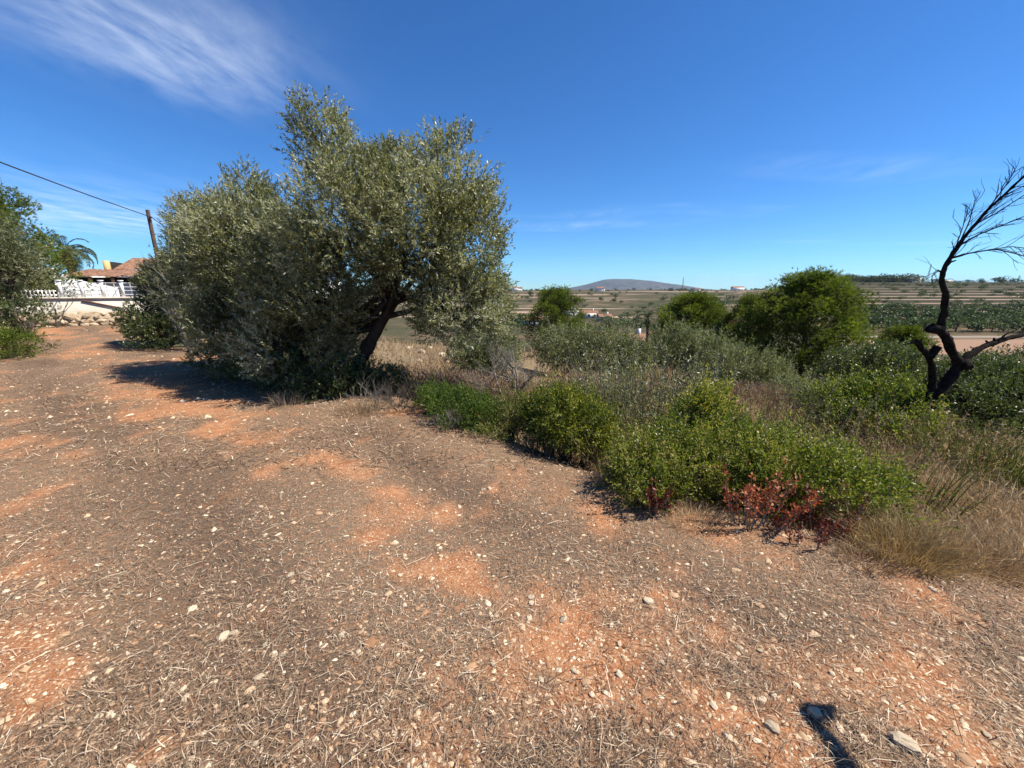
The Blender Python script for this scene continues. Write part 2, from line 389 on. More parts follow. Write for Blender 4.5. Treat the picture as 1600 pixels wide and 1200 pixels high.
# ------------------------------------------------------------------ the ground: one sheet to the horizon
def build_ground():
    rows = [-400, -150, -60, -25, -12, -7, -5, -4.0, -3, -2, -1.2, -.6, -.2]
    y = 0.1
    while y < 12: rows.append(y); y += 0.026 * (y + 0.9)
    while y < 130: rows.append(y); y += 0.036 * y
    while y < 445: rows.append(y); y += 2.9
    while y < 9000: rows.append(y); y *= 1.08
    ys = np.array(rows); us = np.linspace(-2.5, 2.5, 290)
    us = np.sign(us) * np.abs(us / 2.5) ** 1.15 * 2.5
    Y, U = np.meshgrid(ys, us, indexing='ij'); X = U * (np.abs(Y + 2.0) + 1.2)
    Z = np.vstack([terrain(X[i], Y[i]) for i in range(len(ys))])
    mb = MB(); nr, nc = X.shape
    i = np.arange(nr - 1)[:, None] * nc; j = np.arange(nc - 1)[None]
    F = np.stack([i + j, i + j + 1, i + nc + j + 1, i + nc + j], -1).reshape(-1, 4)
    mb.add(np.stack([X, Y, Z], -1), F)
    me = mb.mesh('ground', ground_material(), True)
    x, y, = X.ravel(), Y.ravel(); r = np.hypot(x, y); d = edge_d(x, y); p = np.maximum(y, .3 * r)
    def put(nm, v):
        a = me.attributes.new(nm, 'FLOAT', 'POINT'); a.data.foreach_set('value', v.astype(np.float32))
    put('soil', soil_mask(x, y))
    bn = fbm2((x * .775 - y * .632) * .6, d * 2.0, 1.0, 101, 3)
    put('band', np.clip((np.exp(-((d + .85) / .38) ** 2) + np.exp(-((d + 2.55) / .45) ** 2)) * sstep(.30, .65, bn) * .6, 0, .6))
    put('wild', sstep(0.1, 0.9, d + (fbm2(x, y, .8, 3, 3) - .5) * 1.2))
    put('far', sstep(22, 55, r))
    wr = sstep(.50, .85, x / np.maximum(p, .1)) * sstep(0.02, .3, d / np.maximum(r, 1))
    fr = terrace(p)[2]; on = ((p > 136) & (p < 442)) * wr
    nzv = sstep(.40, .62, fbm2(x * .006, p * .06, 1.0, 44, 3))
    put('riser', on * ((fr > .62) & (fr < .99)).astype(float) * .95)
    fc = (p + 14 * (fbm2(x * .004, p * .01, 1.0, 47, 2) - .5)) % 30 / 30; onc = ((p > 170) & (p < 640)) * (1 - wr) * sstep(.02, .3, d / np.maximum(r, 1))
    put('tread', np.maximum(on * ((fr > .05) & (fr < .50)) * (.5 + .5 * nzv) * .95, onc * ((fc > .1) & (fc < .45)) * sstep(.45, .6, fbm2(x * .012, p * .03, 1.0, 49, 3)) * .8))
    put('field', sstep(.78, .84, x / np.maximum(p, .1)) * ((p > 62) & (p < 88)) * 1.0)
    put('road', wr * ((p > 92) & (p < 95)) * 1.0)
    return tag(link('ground', me), 'bare orange earth path with dry land running down to the valley', 'ground', kind='structure')
build_ground()

# ------------------------------------------------------------------ plant builders
def lob(px, py, Y, rx, ry, rd=None, w=1.0):
    c = at(px, py, Y); k = Y * 0.97 / F_PX
    return (c, np.array([rx * k, (rd if rd is not None else (rx + ry) * 0.5 * k), ry * k]), w)

def crown_points(lobes, n, shell=0.24, thr=0.30, ns=2.6, seed=1, zmin=None, rough=.42):
    """points and outward axes spread through the lobes, thinned into clumps"""
    A = np.array([(l[1][0] * l[1][2] + l[1][0] * l[1][1] + l[1][1] * l[1][2]) * l[2] for l in lobes]); A /= A.sum()
    Ps, Ns = [], []
    for (c, r, w), f in zip(lobes, A):
        k = int(n * f * 1.5); D = rand_dir(k)
        u = np.clip(1 - np.abs(rng.normal(size=k)) * shell, 0.2, 1) + rng.normal(size=k) * .035
        # uneven outline
        bump = 1.0 - rough * .48 + rough * (.7 * vnoise(D * 2.1 + c, 1.0, seed) + .45 * vnoise(D * 4.6 + c, 1.0, seed + 2))
        P = c + D * r * (u * bump)[:, None]
        keep = vnoise(P, ns, seed + 3) + 0.35 * vnoise(P, ns * 2.7, seed + 5) > thr + rng.random(k) * .25
        if zmin is not None: keep &= P[:, 2] > terrain(P[:, 0], P[:, 1]) + zmin
        Ps.append(P[keep]); Ns.append(unit(D / r)[keep])
    return np.concatenate(Ps), np.concatenate(Ns)

def sprigs(mb, P, A, nl, sl, L, W, spread=0.75, vbase=None, vrand=0.35, droop=0.0, wide=0.45, tri=False):
    n = len(P); t = np.tile(np.linspace(0.05, 1, nl), n)[:, None]
    A = unit(A); a = np.repeat(A, nl, 0); p = np.repeat(P, nl, 0); ln = np.repeat(sl * rng.uniform(.6, 1.3, n), nl)[:, None]
    pos = p + a * t * ln + rng.normal(size=(n * nl, 3)) * sl * .03
    rad = unit(np.cross(a, rand_dir(n * nl)))
    D = a * (0.45 + 0.6 * t) + rad * spread
    vb = np.repeat(vbase if vbase is not None else rng.uniform(.2, .6, n), nl)
    v = np.clip(vb + rng.normal(size=n * nl) * vrand * .6 + (rng.random(n * nl) < .14) * .35, 0, 1)
    leaves(mb, pos, D, L * rng.uniform(.7, 1.25, n * nl), W * rng.uniform(.75, 1.2, n * nl), v, wide, droop, tri)

def limb(mb, a, b, r0, r1, wob=.12, n=7, sides=6, sag=0.0):
    a, b = np.asarray(a, float), np.asarray(b, float); t = np.linspace(0, 1, n)[:, None]
    ln = np.linalg.norm(b - a); off = np.cumsum(rng.normal(size=(n, 3)), 0) * wob * ln / n; off -= off[0]; off = off - t * off[-1]
    P = a + (b - a) * t + off + np.array([0, 0, 1.0]) * (sag * ln * np.sin(t * np.pi))
    tube(mb, P, np.linspace(r0, r1, n), sides)
    return P

def set_origin(parts, root):
    loc = np.array(root.location, dtype=np.float32)
    for o in parts:
        me = o.data; n = len(me.vertices); co = np.empty(n * 3, np.float32); me.vertices.foreach_get('co', co)
        co = co.reshape(-1, 3) - loc; me.vertices.foreach_set('co', co.ravel()); me.update(); o.parent = root

def olive_tree(label, base, lobes, trunk, n_spr, leafmat, seed, L=.052, W=.0135, nl=20, sl=.24, r0=.17, extra=None, name='olive_tree', cat='tree', thr=.42):
    root = thing(name, label, cat, base)
    tb = MB(); tp = np.array(trunk, float); tt = np.linspace(0, len(tp) - 1, 14)
    tp = np.stack([np.interp(tt, range(len(tp)), tp[:, k]) for k in range(3)], 1)
    rr = np.linspace(r0, r0 * .55, 14) * (1 + .12 * rng.normal(size=14)); rr[0] *= 1.35
    tube(tb, tp, rr, 10)
    P, Nn = crown_points(lobes, n_spr, seed=seed, zmin=.03, thr=thr, ns=2.1, rough=.6)
    for c, r, w in lobes:
        m = tp[rng.integers(8, 14)]
        cc = c - np.array([0, 0, r[2] * .25]); B = limb(tb, m, cc, r0 * .42, r0 * .15, .25)
        for q in range(7):
            e = c + rand_dir(1)[0] * r * .8; s = B[rng.integers(3, 7)]
            C2 = limb(tb, s, e, r0 * .12, .006, .25, 6, 5)
            for q2 in range(5):
                limb(tb, C2[rng.integers(2, 6)], c + (e - c) * .9 + rng.normal(size=3) * r * .22, .007, .002, .3, 5, 3)
    t = tb.build('trunk', M['bark'], None, True)
    lb = MB(); n = len(P)
    A = Nn * .55 + np.array([0, 0, .55]) + rng.normal(size=(n, 3)) * .42
    vb = np.clip(.14 + .62 * vnoise(P, 1.6, seed + 8) + .10 * rng.normal(size=n), .03, .85)
    sprigs(lb, P, A, nl, sl, L, W * 1.3, .75, vb, .35, tri=True)
    c = lb.build('crown', leafmat)
    set_origin([t, c], root)
    return root

def bush(name, label, base, lobes, n_spr, mat, seed, L=.028, W=.014, nl=12, sl=.13, cat='bush', thr=.34, up=.5, vlo=.12, vhi=.7, stem=M['twig_d'], stems=26, shell=.28, zmin=.0, wide=.5, group=None):
    tri = W < .55 * L and mat is M['olive_far']; n_spr = int(n_spr * (1.3 if tri else .74)); L = L * (1.0 if tri else 1.1); W = W * (1.35 if tri else 1.15)
    root = thing(name, label, cat, base, 0, group)
    tb = MB(); b = np.asarray(base, float)
    for c, r, w in lobes:
        for q in range(max(4, stems // len(lobes))):
            e = c + rand_dir(1)[0] * r * rng.uniform(.5, .95); e[2] = max(e[2], b[2] + .05)
            f = np.array([c[0] * .6 + b[0] * .4, c[1] * .6 + b[1] * .4, 0]); f[:2] += rng.normal(size=2) * .08 * r[0]; f[2] = gz(f[0], f[1]) - .03
            pts = limb(tb, f, e, .011, .003, .2, 6, 4)
            for q2 in range(3): limb(tb, pts[rng.integers(2, 6)], e + rng.normal(size=3) * r * .3, .004, .0015, .3, 4, 3)
    P, Nn = crown_points(lobes, n_spr, shell, thr, 3.2 / max(.35, lobes[0][1][0]), seed, zmin, 1.0)
    lb = MB(); n = len(P)
    A = Nn * .6 + np.array([0, 0, up]) + rng.normal(size=(n, 3)) * .45
    vb = np.clip(vlo + (vhi - vlo) * vnoise(P, 2.6 / max(.3, lobes[0][1][0]), seed + 8) + .1 * rng.normal(size=n), .02, .9)
    sprigs(lb, P, A, nl, sl, L, W, .8, vb, .32, 0, wide, tri)
    k = np.nonzero((rng.random(n) < .07) & (Nn[:, 2] > -.1))[0]          # long shoots breaking the outline
    sprigs(lb, P[k], A[k] * np.array([.6, .6, 1.3]), nl + 4, sl * 2.2, L, W, .8, np.clip(vb[k] + .15, 0, .95), .3, 0, wide)
    s = tb.build('stems', stem); c = lb.build('foliage', mat)
    set_origin([s, c], root)
    return root

def shoots(name, label, base, n, h, spread, mat, L, W, nl, cat='bush', lean=.25, stem=M['twig'], v=(.2, .7), rx=1.0, group=None, dens=.75):
    """upright leafy shoots from one stool"""
    root = thing(name, label, cat, base, 0, group); tb, lb = MB(), MB(); b = np.asarray(base, float)
    for i in range(n):
        a = rng.uniform(0, 2 * np.pi); q = np.sqrt(rng.random()) * spread
        f = b + np.array([math.cos(a) * q * rx, math.sin(a) * q, 0]); f[2] = gz(f[0], f[1]) - .02
        hh = h * rng.uniform(.55, 1.1); e = f + np.array([math.cos(a) * q / spread * lean * hh * rx, math.sin(a) * q / spread * lean * hh, hh]) + rng.normal(size=3) * .07 * hh
        pts = limb(tb, f, e, .007, .002, .10, 6, 3)
        t = rng.uniform(.15, 1, nl) ** dens; k = np.clip((t * 5).astype(int), 0, 4); fr = (t * 5 - k)[:, None]
        P = pts[k] * (1 - fr) + pts[k + 1] * fr; ax = unit(e - f)
        P = P + rng.normal(size=P.shape) * .012
        D = ax * .7 + rand_dir(nl) * .8
        leaves(lb, P, D, L * rng.uniform(.7, 1.3, nl), W * rng.uniform(.8, 1.2, nl), np.clip(rng.uniform(*v) + rng.normal(size=nl) * .18, 0, 1))
    s = tb.build('stems', stem); c = lb.build('foliage', mat); set_origin([s, c], root)
    return root

def branchy(tb, p, d, ln, r, depth, up=.15, spread=.55, kids=3, sides=4, shrink=.68):
    """recursive bare branching"""
    n = 5 if depth > 1 else 3; P = [p]; dd = d
    for k in range(n):
        dd = unit(dd + rng.normal(size=3) * .16 + np.array([0, 0, up * .2])); P.append(P[-1] + dd * ln / n)
    tube(tb, P, np.linspace(r, r * .6, n + 1), sides if depth > 1 else 3, cap=False)
    if depth <= 0: return
    for k in range(kids):
        i = rng.integers(n // 2, n + 1); nd = unit(dd + rand_dir(1)[0] * spread + np.array([0, 0, up]))
        branchy(tb, P[i], nd, ln * shrink * rng.uniform(.7, 1.2), r * .55, depth - 1, up, spread, kids, sides, shrink)

def bare_shrub(name, label, base, h, n, depth=4, r=.016, mat=M['twig'], spread=.6, lean=.5, kids=3, cat='shrub', up=.2, group=None):
    root = thing(name, label, cat, base, 0, group); tb = MB(); b = np.asarray(base, float) - np.array([0, 0, .03])
    for i in range(n):
        a = 2 * np.pi * (i + rng.random()) / n
        branchy(tb, b + np.array([math.cos(a), math.sin(a), 0]) * .04, unit(np.array([math.cos(a) * lean, math.sin(a) * lean, 1.0])), h * .36, r, depth, up, spread, kids)
    s = tb.build('branches', mat); set_origin([s], root)
    return root

def pine_mesh(seed, H, RX, RY, clumps=150, tufts=120, low=.04):
    """crown and trunk meshes of a bushy pine standing at the origin"""
    st = np.random.default_rng(seed); tb, lb = MB(), MB()
    tp = np.stack([np.array([0.10 * math.sin(k * .9 + seed) * k * .3, .08 * math.cos(k * 1.1) * k * .3, H * .92 * k / 8]) for k in range(9)])
    tube(tb, tp, np.linspace(.16, .03, 9) * H / 5, 8)
    for i in range(clumps):
        h = low + (1 - low) * ((i + st.random()) / clumps) ** .85; env = max(0.03, 1 - ((h - .36) / .67) ** 2) ** .72 if h > .36 else .80 + .20 * h / .36
        a = i * 2.399 + st.normal() * .3; q = env * (st.uniform(.70, 1.0) if i % 4 else st.uniform(.2, .65)); jut = 1 + .22 * math.sin(3 * a + seed + 5 * h) + .13 * st.normal()
        c = np.array([math.cos(a) * RX * q * jut, math.sin(a) * RY * q * jut, H * (h * .92 + .03)])
        cr = st.uniform(.08, .135) * H * (1.0 - .30 * h)
        s = tp[min(8, max(0, int(h * 7.0)))]
        limb(tb, s, c, .020 * H / 5, .006, .12, 6, 4)
        n = int(tufts * st.uniform(.7, 1.3)); out = unit(c * np.array([1, 1, 0]) + 1e-6); ax = unit(out * .7 + np.array([0, 0, .75]))
        D = unit(st.normal(size=(n, 3)) + ax * .35)
        P = c + D * cr * (st.uniform(.2, 1.0, n) ** .55)[:, None] * np.array([1.0, 1.0, .95]) + ax * (st.random(n) ** 2 * cr * .7)[:, None]
        k = 7; p = np.repeat(P, k, 0); d = np.repeat(D, k, 0) * .5 + ax * .6 + st.normal(size=(n * k, 3)) * .5
        d = unit(d); S = unit(np.cross(d, st.normal(size=(n * k, 3)))); L = st.uniform(.10, .20, n * k)[:, None]; W = .027
        V = np.stack([p - S * W * .5, p + S * W * .5, p + d * L], 1).reshape(-1, 3)
        v = np.clip(np.repeat(.34 + .34 * (D @ ax) + st.normal() * .08 + st.normal(size=n) * .10, k) + st.normal(size=n * k) * .10, 0, 1)  # inner needles toned darker: the shade inside each clump is coloured in
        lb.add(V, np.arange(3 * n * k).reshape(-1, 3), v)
    return tb.mesh('trunk', M['bark_pine'], True), lb.mesh('crown', M['pine'])

def stand(name, label, cat, meshes, names, loc, rz=0., sc=1., group=None):
    root = thing(name, label, cat, loc, rz, group); root.scale = (sc, sc, sc) if np.isscalar(sc) else sc
    for n, me in zip(names, meshes): link(n, me, root)
    return root

def low_tree_mesh(seed, H, Rr, n, mat, leaf=.5, trunk=True, cyl=False, k=5):
    st = np.random.default_rng(seed); tb, lb = MB(), MB()
    tube(tb, [(0, 0, -.2), (.05 * H, 0, H * .3), (0, 0, H * .6)], [.04 * H, .03 * H, .015 * H], 5)
    for q in range(k):
        c = np.array([st.normal() * Rr * .42, st.normal() * Rr * .42, H * (.30 + .34 * st.random())])
        r = Rr * st.uniform(.5, .8) if k > 1 else Rr
        m = n // k; D = st.normal(size=(m, 3)); D /= np.linalg.norm(D, axis=1)[:, None]
        P = c + D * r * st.uniform(.6, 1.05, m)[:, None] * np.array([1, 1, H * .5 / Rr if cyl else H * .34 / Rr]); P[:, 2] = np.maximum(P[:, 2], .02 * H)
        T = D + st.normal(size=(m, 3)) * .6; T /= np.linalg.norm(T, axis=1)[:, None]; S = np.cross(T, st.normal(size=(m, 3))); S /= np.linalg.norm(S, axis=1)[:, None]
        L = leaf * st.uniform(.6, 1.3, m)[:, None]
        V = np.stack([P - S * L * .4, P + T * L * .35, P + S * L * .4, P - T * L * .35], 1).reshape(-1, 3)
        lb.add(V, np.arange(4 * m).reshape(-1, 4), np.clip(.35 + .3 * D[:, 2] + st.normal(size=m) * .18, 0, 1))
    return [tb.mesh('trunk', M['bark_pine']), lb.mesh('crown', mat)]

# ------------------------------------------------------------------ far off: mountain, valley, terraced hillside
def build_mountain():
    prof_x = [700, 830, 870, 895, 920, 945, 955, 985, 1015, 1045, 1080, 1150, 1260]
    prof_y = [459, 457.5, 453, 448.5, 443.5, 436.5, 435.5, 435.8, 438.8, 443.5, 449.5, 456.5, 459]
    Y0 = 6200.0; mb = MB(); nu, nv = 150, 26
    px = np.linspace(700, 1260, nu); rowsV = []
    for j in range(nv):
        t = j / (nv - 1); yy = Y0 - 1400 + 2800 * t; sh = math.sin(math.pi * t) ** 0.8
        top = np.interp(px, prof_x, prof_y)
        P = np.array([at(a, b, Y0) for a, b in zip(px, top)])
        x = P[:, 0] + (t - .5) * 300; h = P[:, 2] + 90
        g = fbm2(x * .004, np.full(nu, yy * .0012), 1.0, 61, 4)
        rowsV.append(np.stack([x, np.full(nu, yy), -90 + h * sh * (1 - .35 * (g - .35) * (1 - sh * .8))], 1))
    V = np.stack(rowsV); i = np.arange(nv - 1)[:, None] * nu; j = np.arange(nu - 1)[None]
    mb.add(V, np.stack([i + j, i + j + 1, i + nu + j + 1, i + nu + j], -1).reshape(-1, 4))
    o = mb.build('mountain', solid('mountain_scrub', (.125, .115, .108), 1.0, .0, .6, .012, 0, (.036, .040, .040)), None, True)
    tag(o, 'long flat-topped grey mountain on the horizon', 'mountain', kind='structure')
build_mountain()

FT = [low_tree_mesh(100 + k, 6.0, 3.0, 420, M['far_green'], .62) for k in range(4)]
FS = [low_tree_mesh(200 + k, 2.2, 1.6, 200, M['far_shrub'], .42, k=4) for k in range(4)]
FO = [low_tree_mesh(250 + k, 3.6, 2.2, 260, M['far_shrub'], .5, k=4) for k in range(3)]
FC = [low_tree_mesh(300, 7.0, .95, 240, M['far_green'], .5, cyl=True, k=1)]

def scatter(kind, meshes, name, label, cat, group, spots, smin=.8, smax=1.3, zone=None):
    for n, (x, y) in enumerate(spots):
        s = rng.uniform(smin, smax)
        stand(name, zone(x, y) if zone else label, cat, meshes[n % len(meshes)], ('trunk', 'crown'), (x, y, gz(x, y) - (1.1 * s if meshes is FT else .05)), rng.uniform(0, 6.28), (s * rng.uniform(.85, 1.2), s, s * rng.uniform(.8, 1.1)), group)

# pine wood on the right-hand ridge
sp = []
for k in range(105):
    px = rng.uniform(1283, 1436); Y = rng.uniform(424, 470); a = at(px, 440, 1.0); sp.append((a[0] * Y, Y))
scatter(0, FT, 'pine_tree', 'dark rounded pine in the wood on the right-hand ridge', 'tree', 'pines of the ridge wood', sp, 1.5, 2.5,
    lambda x, y: 'dark pine in the %s of the right-hand ridge wood' % ('left end', 'left part', 'middle', 'right part', 'right end')[int(np.clip((x / y * 620 + 800 - 1283) / 31, 0, 4))])
sp = []
for k in range(20):
    px = rng.uniform(1448, 1600); Y = rng.uniform(432, 475); a = at(px, 440, 1.0); sp.append((a[0] * Y, Y))
scatter(0, FT, 'ridge_tree', 'small dark tree on the ridge right of the white farmhouse', 'tree', 'trees along the right end of the ridge', sp, .7, 1.3)
a = at(1590, 440, 1.0); stand('cypress', 'lone dark cypress at the right end of the ridge', 'tree', FC[0], ('trunk', 'crown'), (a[0] * 440, 440, gz(a[0] * 440, 440)), 0, 1.15)
for px, sc_ in ((1562, 1.5), (1555, 1.3)):
    a = at(px, 440, 1.0); stand('pine_tree', 'broad dark pine beside the cypress at the end of the ridge' if sc_ > 1.4 else 'lower pine crowded against the broad pine near the cypress', 'tree', FT[1], ('trunk', 'crown'), (a[0] * 445, 445, gz(a[0] * 445, 445)), 1.0, sc_)
# shrubs along the terraces
sp = []
while len(sp) < 150:
    px = rng.uniform(1290, 1640); p = rng.uniform(150, 430); k_, k2_, f_ = terrace(p); p = float(k_ + (k2_ - k_) * rng.choice([.6, .68, .1, .4])); a = at(px, 470, 1.0); sp.append((a[0] * p, p))
scatter(0, FS, 'hillside_shrub', 'small dark shrub growing along the far terraces on the right', 'shrub', 'shrubs on the terraced hillside', sp, .7, 1.6,
    lambda x, y: 'small dark shrub %s of the far terraces, %s' % (('on the lowest steps', 'on the lower steps', 'halfway up the steps', 'on the upper steps', 'on the topmost steps')[int(np.clip((y - 150) / 56, 0, 4))], ('beside the largest pine', 'left of the dead tree', 'behind the dead tree', 'towards the right edge')[int(np.clip((x / y * 612 + 800 - 1290) / 80, 0, 3))]))
# orchard at the foot of the terraces
sp = []
for r_ in range(6):
    Y = 104 + r_ * 9
    for c_ in range(22):
        px = 1325 + c_ * 15 + rng.normal() * 4
        if px > 1650 or rng.random() < .12: continue
        a = at(px, 500, 1.0); sp.append((a[0] * Y, Y + rng.normal()))
scatter(0, FO, 'orchard_tree', 'round green orchard tree in rows below the terraces', 'tree', 'orchard trees below the terraces', sp, .95, 1.45,
    lambda x, y: 'green orchard tree in the %s row below the terraces, %s' % (('nearest', 'second', 'third', 'fourth', 'fifth', 'farthest')[int(np.clip(round((y - 104) / 9), 0, 5))], ('beside the largest pine', 'left of the dead tree', 'behind the dead tree', 'right of the dead tree')[int(np.clip((x / y * 606 + 800 - 1325) / 75, 0, 3))]))
# valley floor and the slope behind it
sp = []
while len(sp) < 150:
    px = rng.uniform(770, 1300); Y = math.exp(rng.uniform(math.log(120), math.log(620))); a = at(px, 470, 1.0)
    sp.append((a[0] * Y, Y))
scatter(0, FO + FS, 'valley_tree', 'small green tree among the fields of the far valley', 'tree', 'trees dotted over the valley', sp, .9, 1.9,
    lambda x, y: 'small green tree in the %s, %s' % (('near part of the valley', 'middle of the valley', 'far part of the valley')[int(np.clip(math.log(y / 120) / .55, 0, 2))], ('left of the small rounded pine', 'right of the small rounded pine', 'left of the round middle pine', 'behind the pines', 'right of the largest pine')[int(np.clip((x / y * 610 + 800 - 770) / 106, 0, 4))]))
sp = []
for k in range(60):
    px = rng.choice([rng.uniform(785, 880), rng.uniform(905, 1190), rng.uniform(1040, 1100)]); Y = rng.uniform(640, 900); a = at(px, 455, 1.0); sp.append((a[0] * Y, Y))
scatter(0, FT, 'skyline_tree', 'dark tree on the skyline ridge below the mountain', 'tree', 'trees on the valley skyline', sp, .6, 1.35,
    lambda x, y: 'dark tree on the valley skyline, %s' % ('left of the mountain', 'below the left foot of the mountain', 'below the mountain top', 'below the right foot of the mountain', 'right of the mountain')[int(np.clip((x / y * 616 + 800 - 785) / 80, 0, 4))])

def house(label, x, y, w, d, h, rz, mat='white', roof='tile', wins=3, flat=False, name='house'):
    z = gz(x, y) - .3; root = thing(name, label, 'house', (x, y, z), rz)
    m = MB(); box(m, (-w / 2, -d / 2, 0), (w / 2, d / 2, h)); m.build('wall', M[mat], root)
    m = MB()
    if flat: box(m, (-w / 2 - .15, -d / 2 - .15, h + .003), (w / 2 + .15, d / 2 + .15, h + .3))
    else:
        k = .22 * d; e = .35
        V = [(-w / 2 - e, -d / 2 - e, h), (w / 2 + e, -d / 2 - e, h), (w / 2 + e, 0, h + k + .1), (-w / 2 - e, 0, h + k + .1), (w / 2 + e, d / 2 + e, h), (-w / 2 - e, d / 2 + e, h)]
        m.add([(q[0], q[1], q[2] + .02) for q in V], [[0, 1, 2, 3], [3, 2, 4, 5]]); m.add([(q[0], q[1], q[2] + .02) for q in V], [[1, 4, 2], [0, 3, 5]])
        m.add([(q[0], q[1], q[2] + .005) for q in V], [[0, 5, 4, 1]])
    rf = m.build('roof', M['white' if flat else roof], root)
    m = MB(); box(m, (w * .2, -.2, h + .1), (w * .2 + .5, .3, h + .22 * d + .9)); m.build('chimney', M['white'], rf)
    for q in range(wins):
        xx = -w / 2 + w * (q + .5) / wins; m = MB(); box(m, (xx - .5, -d / 2 - .03, h * .38), (xx + .5, -d / 2 + .05, h * .38 + 1.2)); wo = m.build('window', M['white'], root)
        m = MB(); box(m, (xx - .42, -d / 2 - .05, h * .38 + .08), (xx + .42, -d / 2 - .035, h * .38 + 1.12)); m.build('pane', M['dark'], wo)
    return root

for (px, py, Y, w, d, h, rz, label, kw) in [
    (893, 478, 190, 11, 8, 3.6, .3, 'white villa right of the small round pine in the valley', dict(flat=True)),
    (921, 479, 185, 10, 7, 3.2, -.2, 'low white house beside the villa, with a tiled roof', dict()),
    (945, 482, 170, 7, 6, 2.8, .1, 'small pinkish farm building at the right of the valley villas', dict(mat='cement')),
    (830, 482, 150, 9, 7, 3.0, .5, 'white house half hidden behind the left valley pine', dict()),
    (988, 521, 66, 5.5, 5, 2.4, -.35, 'nearest valley house with brown tiled roof and white walls', dict()),
    (931, 510, 72, 6, 5, 2.6, .2, 'little white house left of the shaggy palm', dict()),
    (1145, 492, 110, 9, 6, 4.0, .4, 'pale house showing between the two big pines', dict()),
    (937, 459, 600, 16, 10, 6, .1, 'white house on the skyline left of centre below the mountain', dict()),
    (1152, 453, 640, 22, 12, 6, -.1, 'tiled house on the skyline left of the big pine', dict()),
    (1088, 455, 640, 12, 9, 5, .2, 'white house on the skyline beside the round tree', dict()),
    (808, 458, 620, 20, 12, 6, 0, 'pale house at the left end of the skyline', dict()),
    (1425, 443, 428, 17, 10, 6.5, .25, 'white farmhouse at the right end of the ridge wood', dict(flat=True)),
    (1475, 444, 436, 14, 8, 3.5, 0, 'long low pale shed on the ridge behind the dead tree', dict(mat='cement', flat=True)),
    ]:
    a = at(px, py, Y); house(label, a[0], Y, w * .78, d * .78, h * .8, rz, **kw)

def mast(px, Y, h, label):
    a = at(px, 445, Y); z = gz(a[0], Y); root = thing('lattice_mast', label, 'mast', (a[0], Y, z)); w = h * .035
    for sx_, sy_ in ((-1, -1), (1, -1), (1, 1), (-1, 1)):
        m = MB(); tube(m, [(sx_ * w, sy_ * w, -.5), (sx_ * w * .25, sy_ * w * .25, h)], [.16, .10], 4); m.build('leg', M['twig'], root)
    for k in range(9):
        t0, t1 = k / 9, (k + 1) / 9; q0, q1 = w * (1 - .75 * t0), w * (1 - .75 * t1); m = MB()
        for (x0, y0), (x1, y1) in (((-1, -1), (1, -1)), ((1, -1), (1, 1)), ((1, 1), (-1, 1)), ((-1, 1), (-1, -1))):
            tube(m, [(x0 * q0, y0 * q0, h * t0), (x1 * q1, y1 * q1, h * t1)], .07, 3)
        m.build('brace', M['twig'], root)
mast(1447, 440, 19, 'grey lattice mast on the ridge left of the dead tree')
mast(1067, 640, 22, 'thin lattice mast on the skyline right of the mountain')

# ------------------------------------------------------------------ palms
def palm(label, base, h, fl, n, skirt=0, mat='palm'):
    root = thing('palm_tree', label, 'palm', base); m = MB()
    tube(m, [(0, 0, -.2), (.03 * h, 0, h * .5), (0, 0, h)], [.26, .2, .22], 9); m.build('trunk', M['bark_pine'], root, True)
    for k in range(n + skirt):
        dead = k >= n; a = k * 2.399 + rng.normal() * .1; el = R(rng.uniform(-12, 78)) if not dead else R(rng.uniform(-75, -35)); L = fl * rng.uniform(.85, 1.1) * (.55 if dead else 1)
        hd = np.array([math.cos(a), math.sin(a), 0]); P = [np.array([0, 0, h])]; e = el
        for q in range(8):
            P.append(P[-1] + (hd * math.cos(e) + np.array([0, 0, math.sin(e)])) * L / 8); e -= .11 + .05 * q * (0.4 if dead else 1)
        P = np.array(P); m = MB(); tube(m, P, np.linspace(.025, .006, 9), 4, .2)
        t = np.repeat(np.linspace(.9, 7.95, 44), 2); i = np.clip(t.astype(int), 0, 7); f = (t - i)[:, None]; Q = P[i] * (1 - f) + P[i + 1] * f
        T = unit(P[i + 1] - P[i]); S = unit(np.cross(T, [0, 0, 1.0])) * np.tile([1, -1], 44)[:, None]
        D = T * .6 + S * .75 + np.array([0, 0, .05 if not dead else -.5]) + rng.normal(size=Q.shape) * .06
        leaves(m, Q, D, fl * .24 * (1 - np.abs(t / 8 - .45)), .035, rng.uniform(.2, .8, 88), .4, .15)
        m.build('frond', M['palmdry' if dead else mat], root)
palm('green feather palm behind the whitewashed house on the left', (*at(110, 420, 25.0)[:2], gz(*at(110, 420, 25.0)[:2])), 3.95, 1.6, 30, 8)
palm('shaggy valley palm with a dry skirt, nearer the middle', (*at(950, 505, 60.0)[:2], gz(*at(950, 505, 60.0)[:2])), 4.6, 2.3, 22, 26)
palm('shaggy valley palm just left of the round middle pine', (*at(1012, 500, 58.0)[:2], gz(*at(1012, 500, 58.0)[:2])), 5.2, 2.4, 22, 26)

# ------------------------------------------------------------------ left: walls, fence, house, pole and cable
PHI = R(27); WA = np.array([-24.0, 14.6])
def wall_frame(name, label, cat, off=0.0, z=None):
    p = WA + np.array([-math.sin(PHI), math.cos(PHI)]) * off
    return thing(name, label, cat, (p[0], p[1], gz(-19, 17) if z is None else z), PHI)

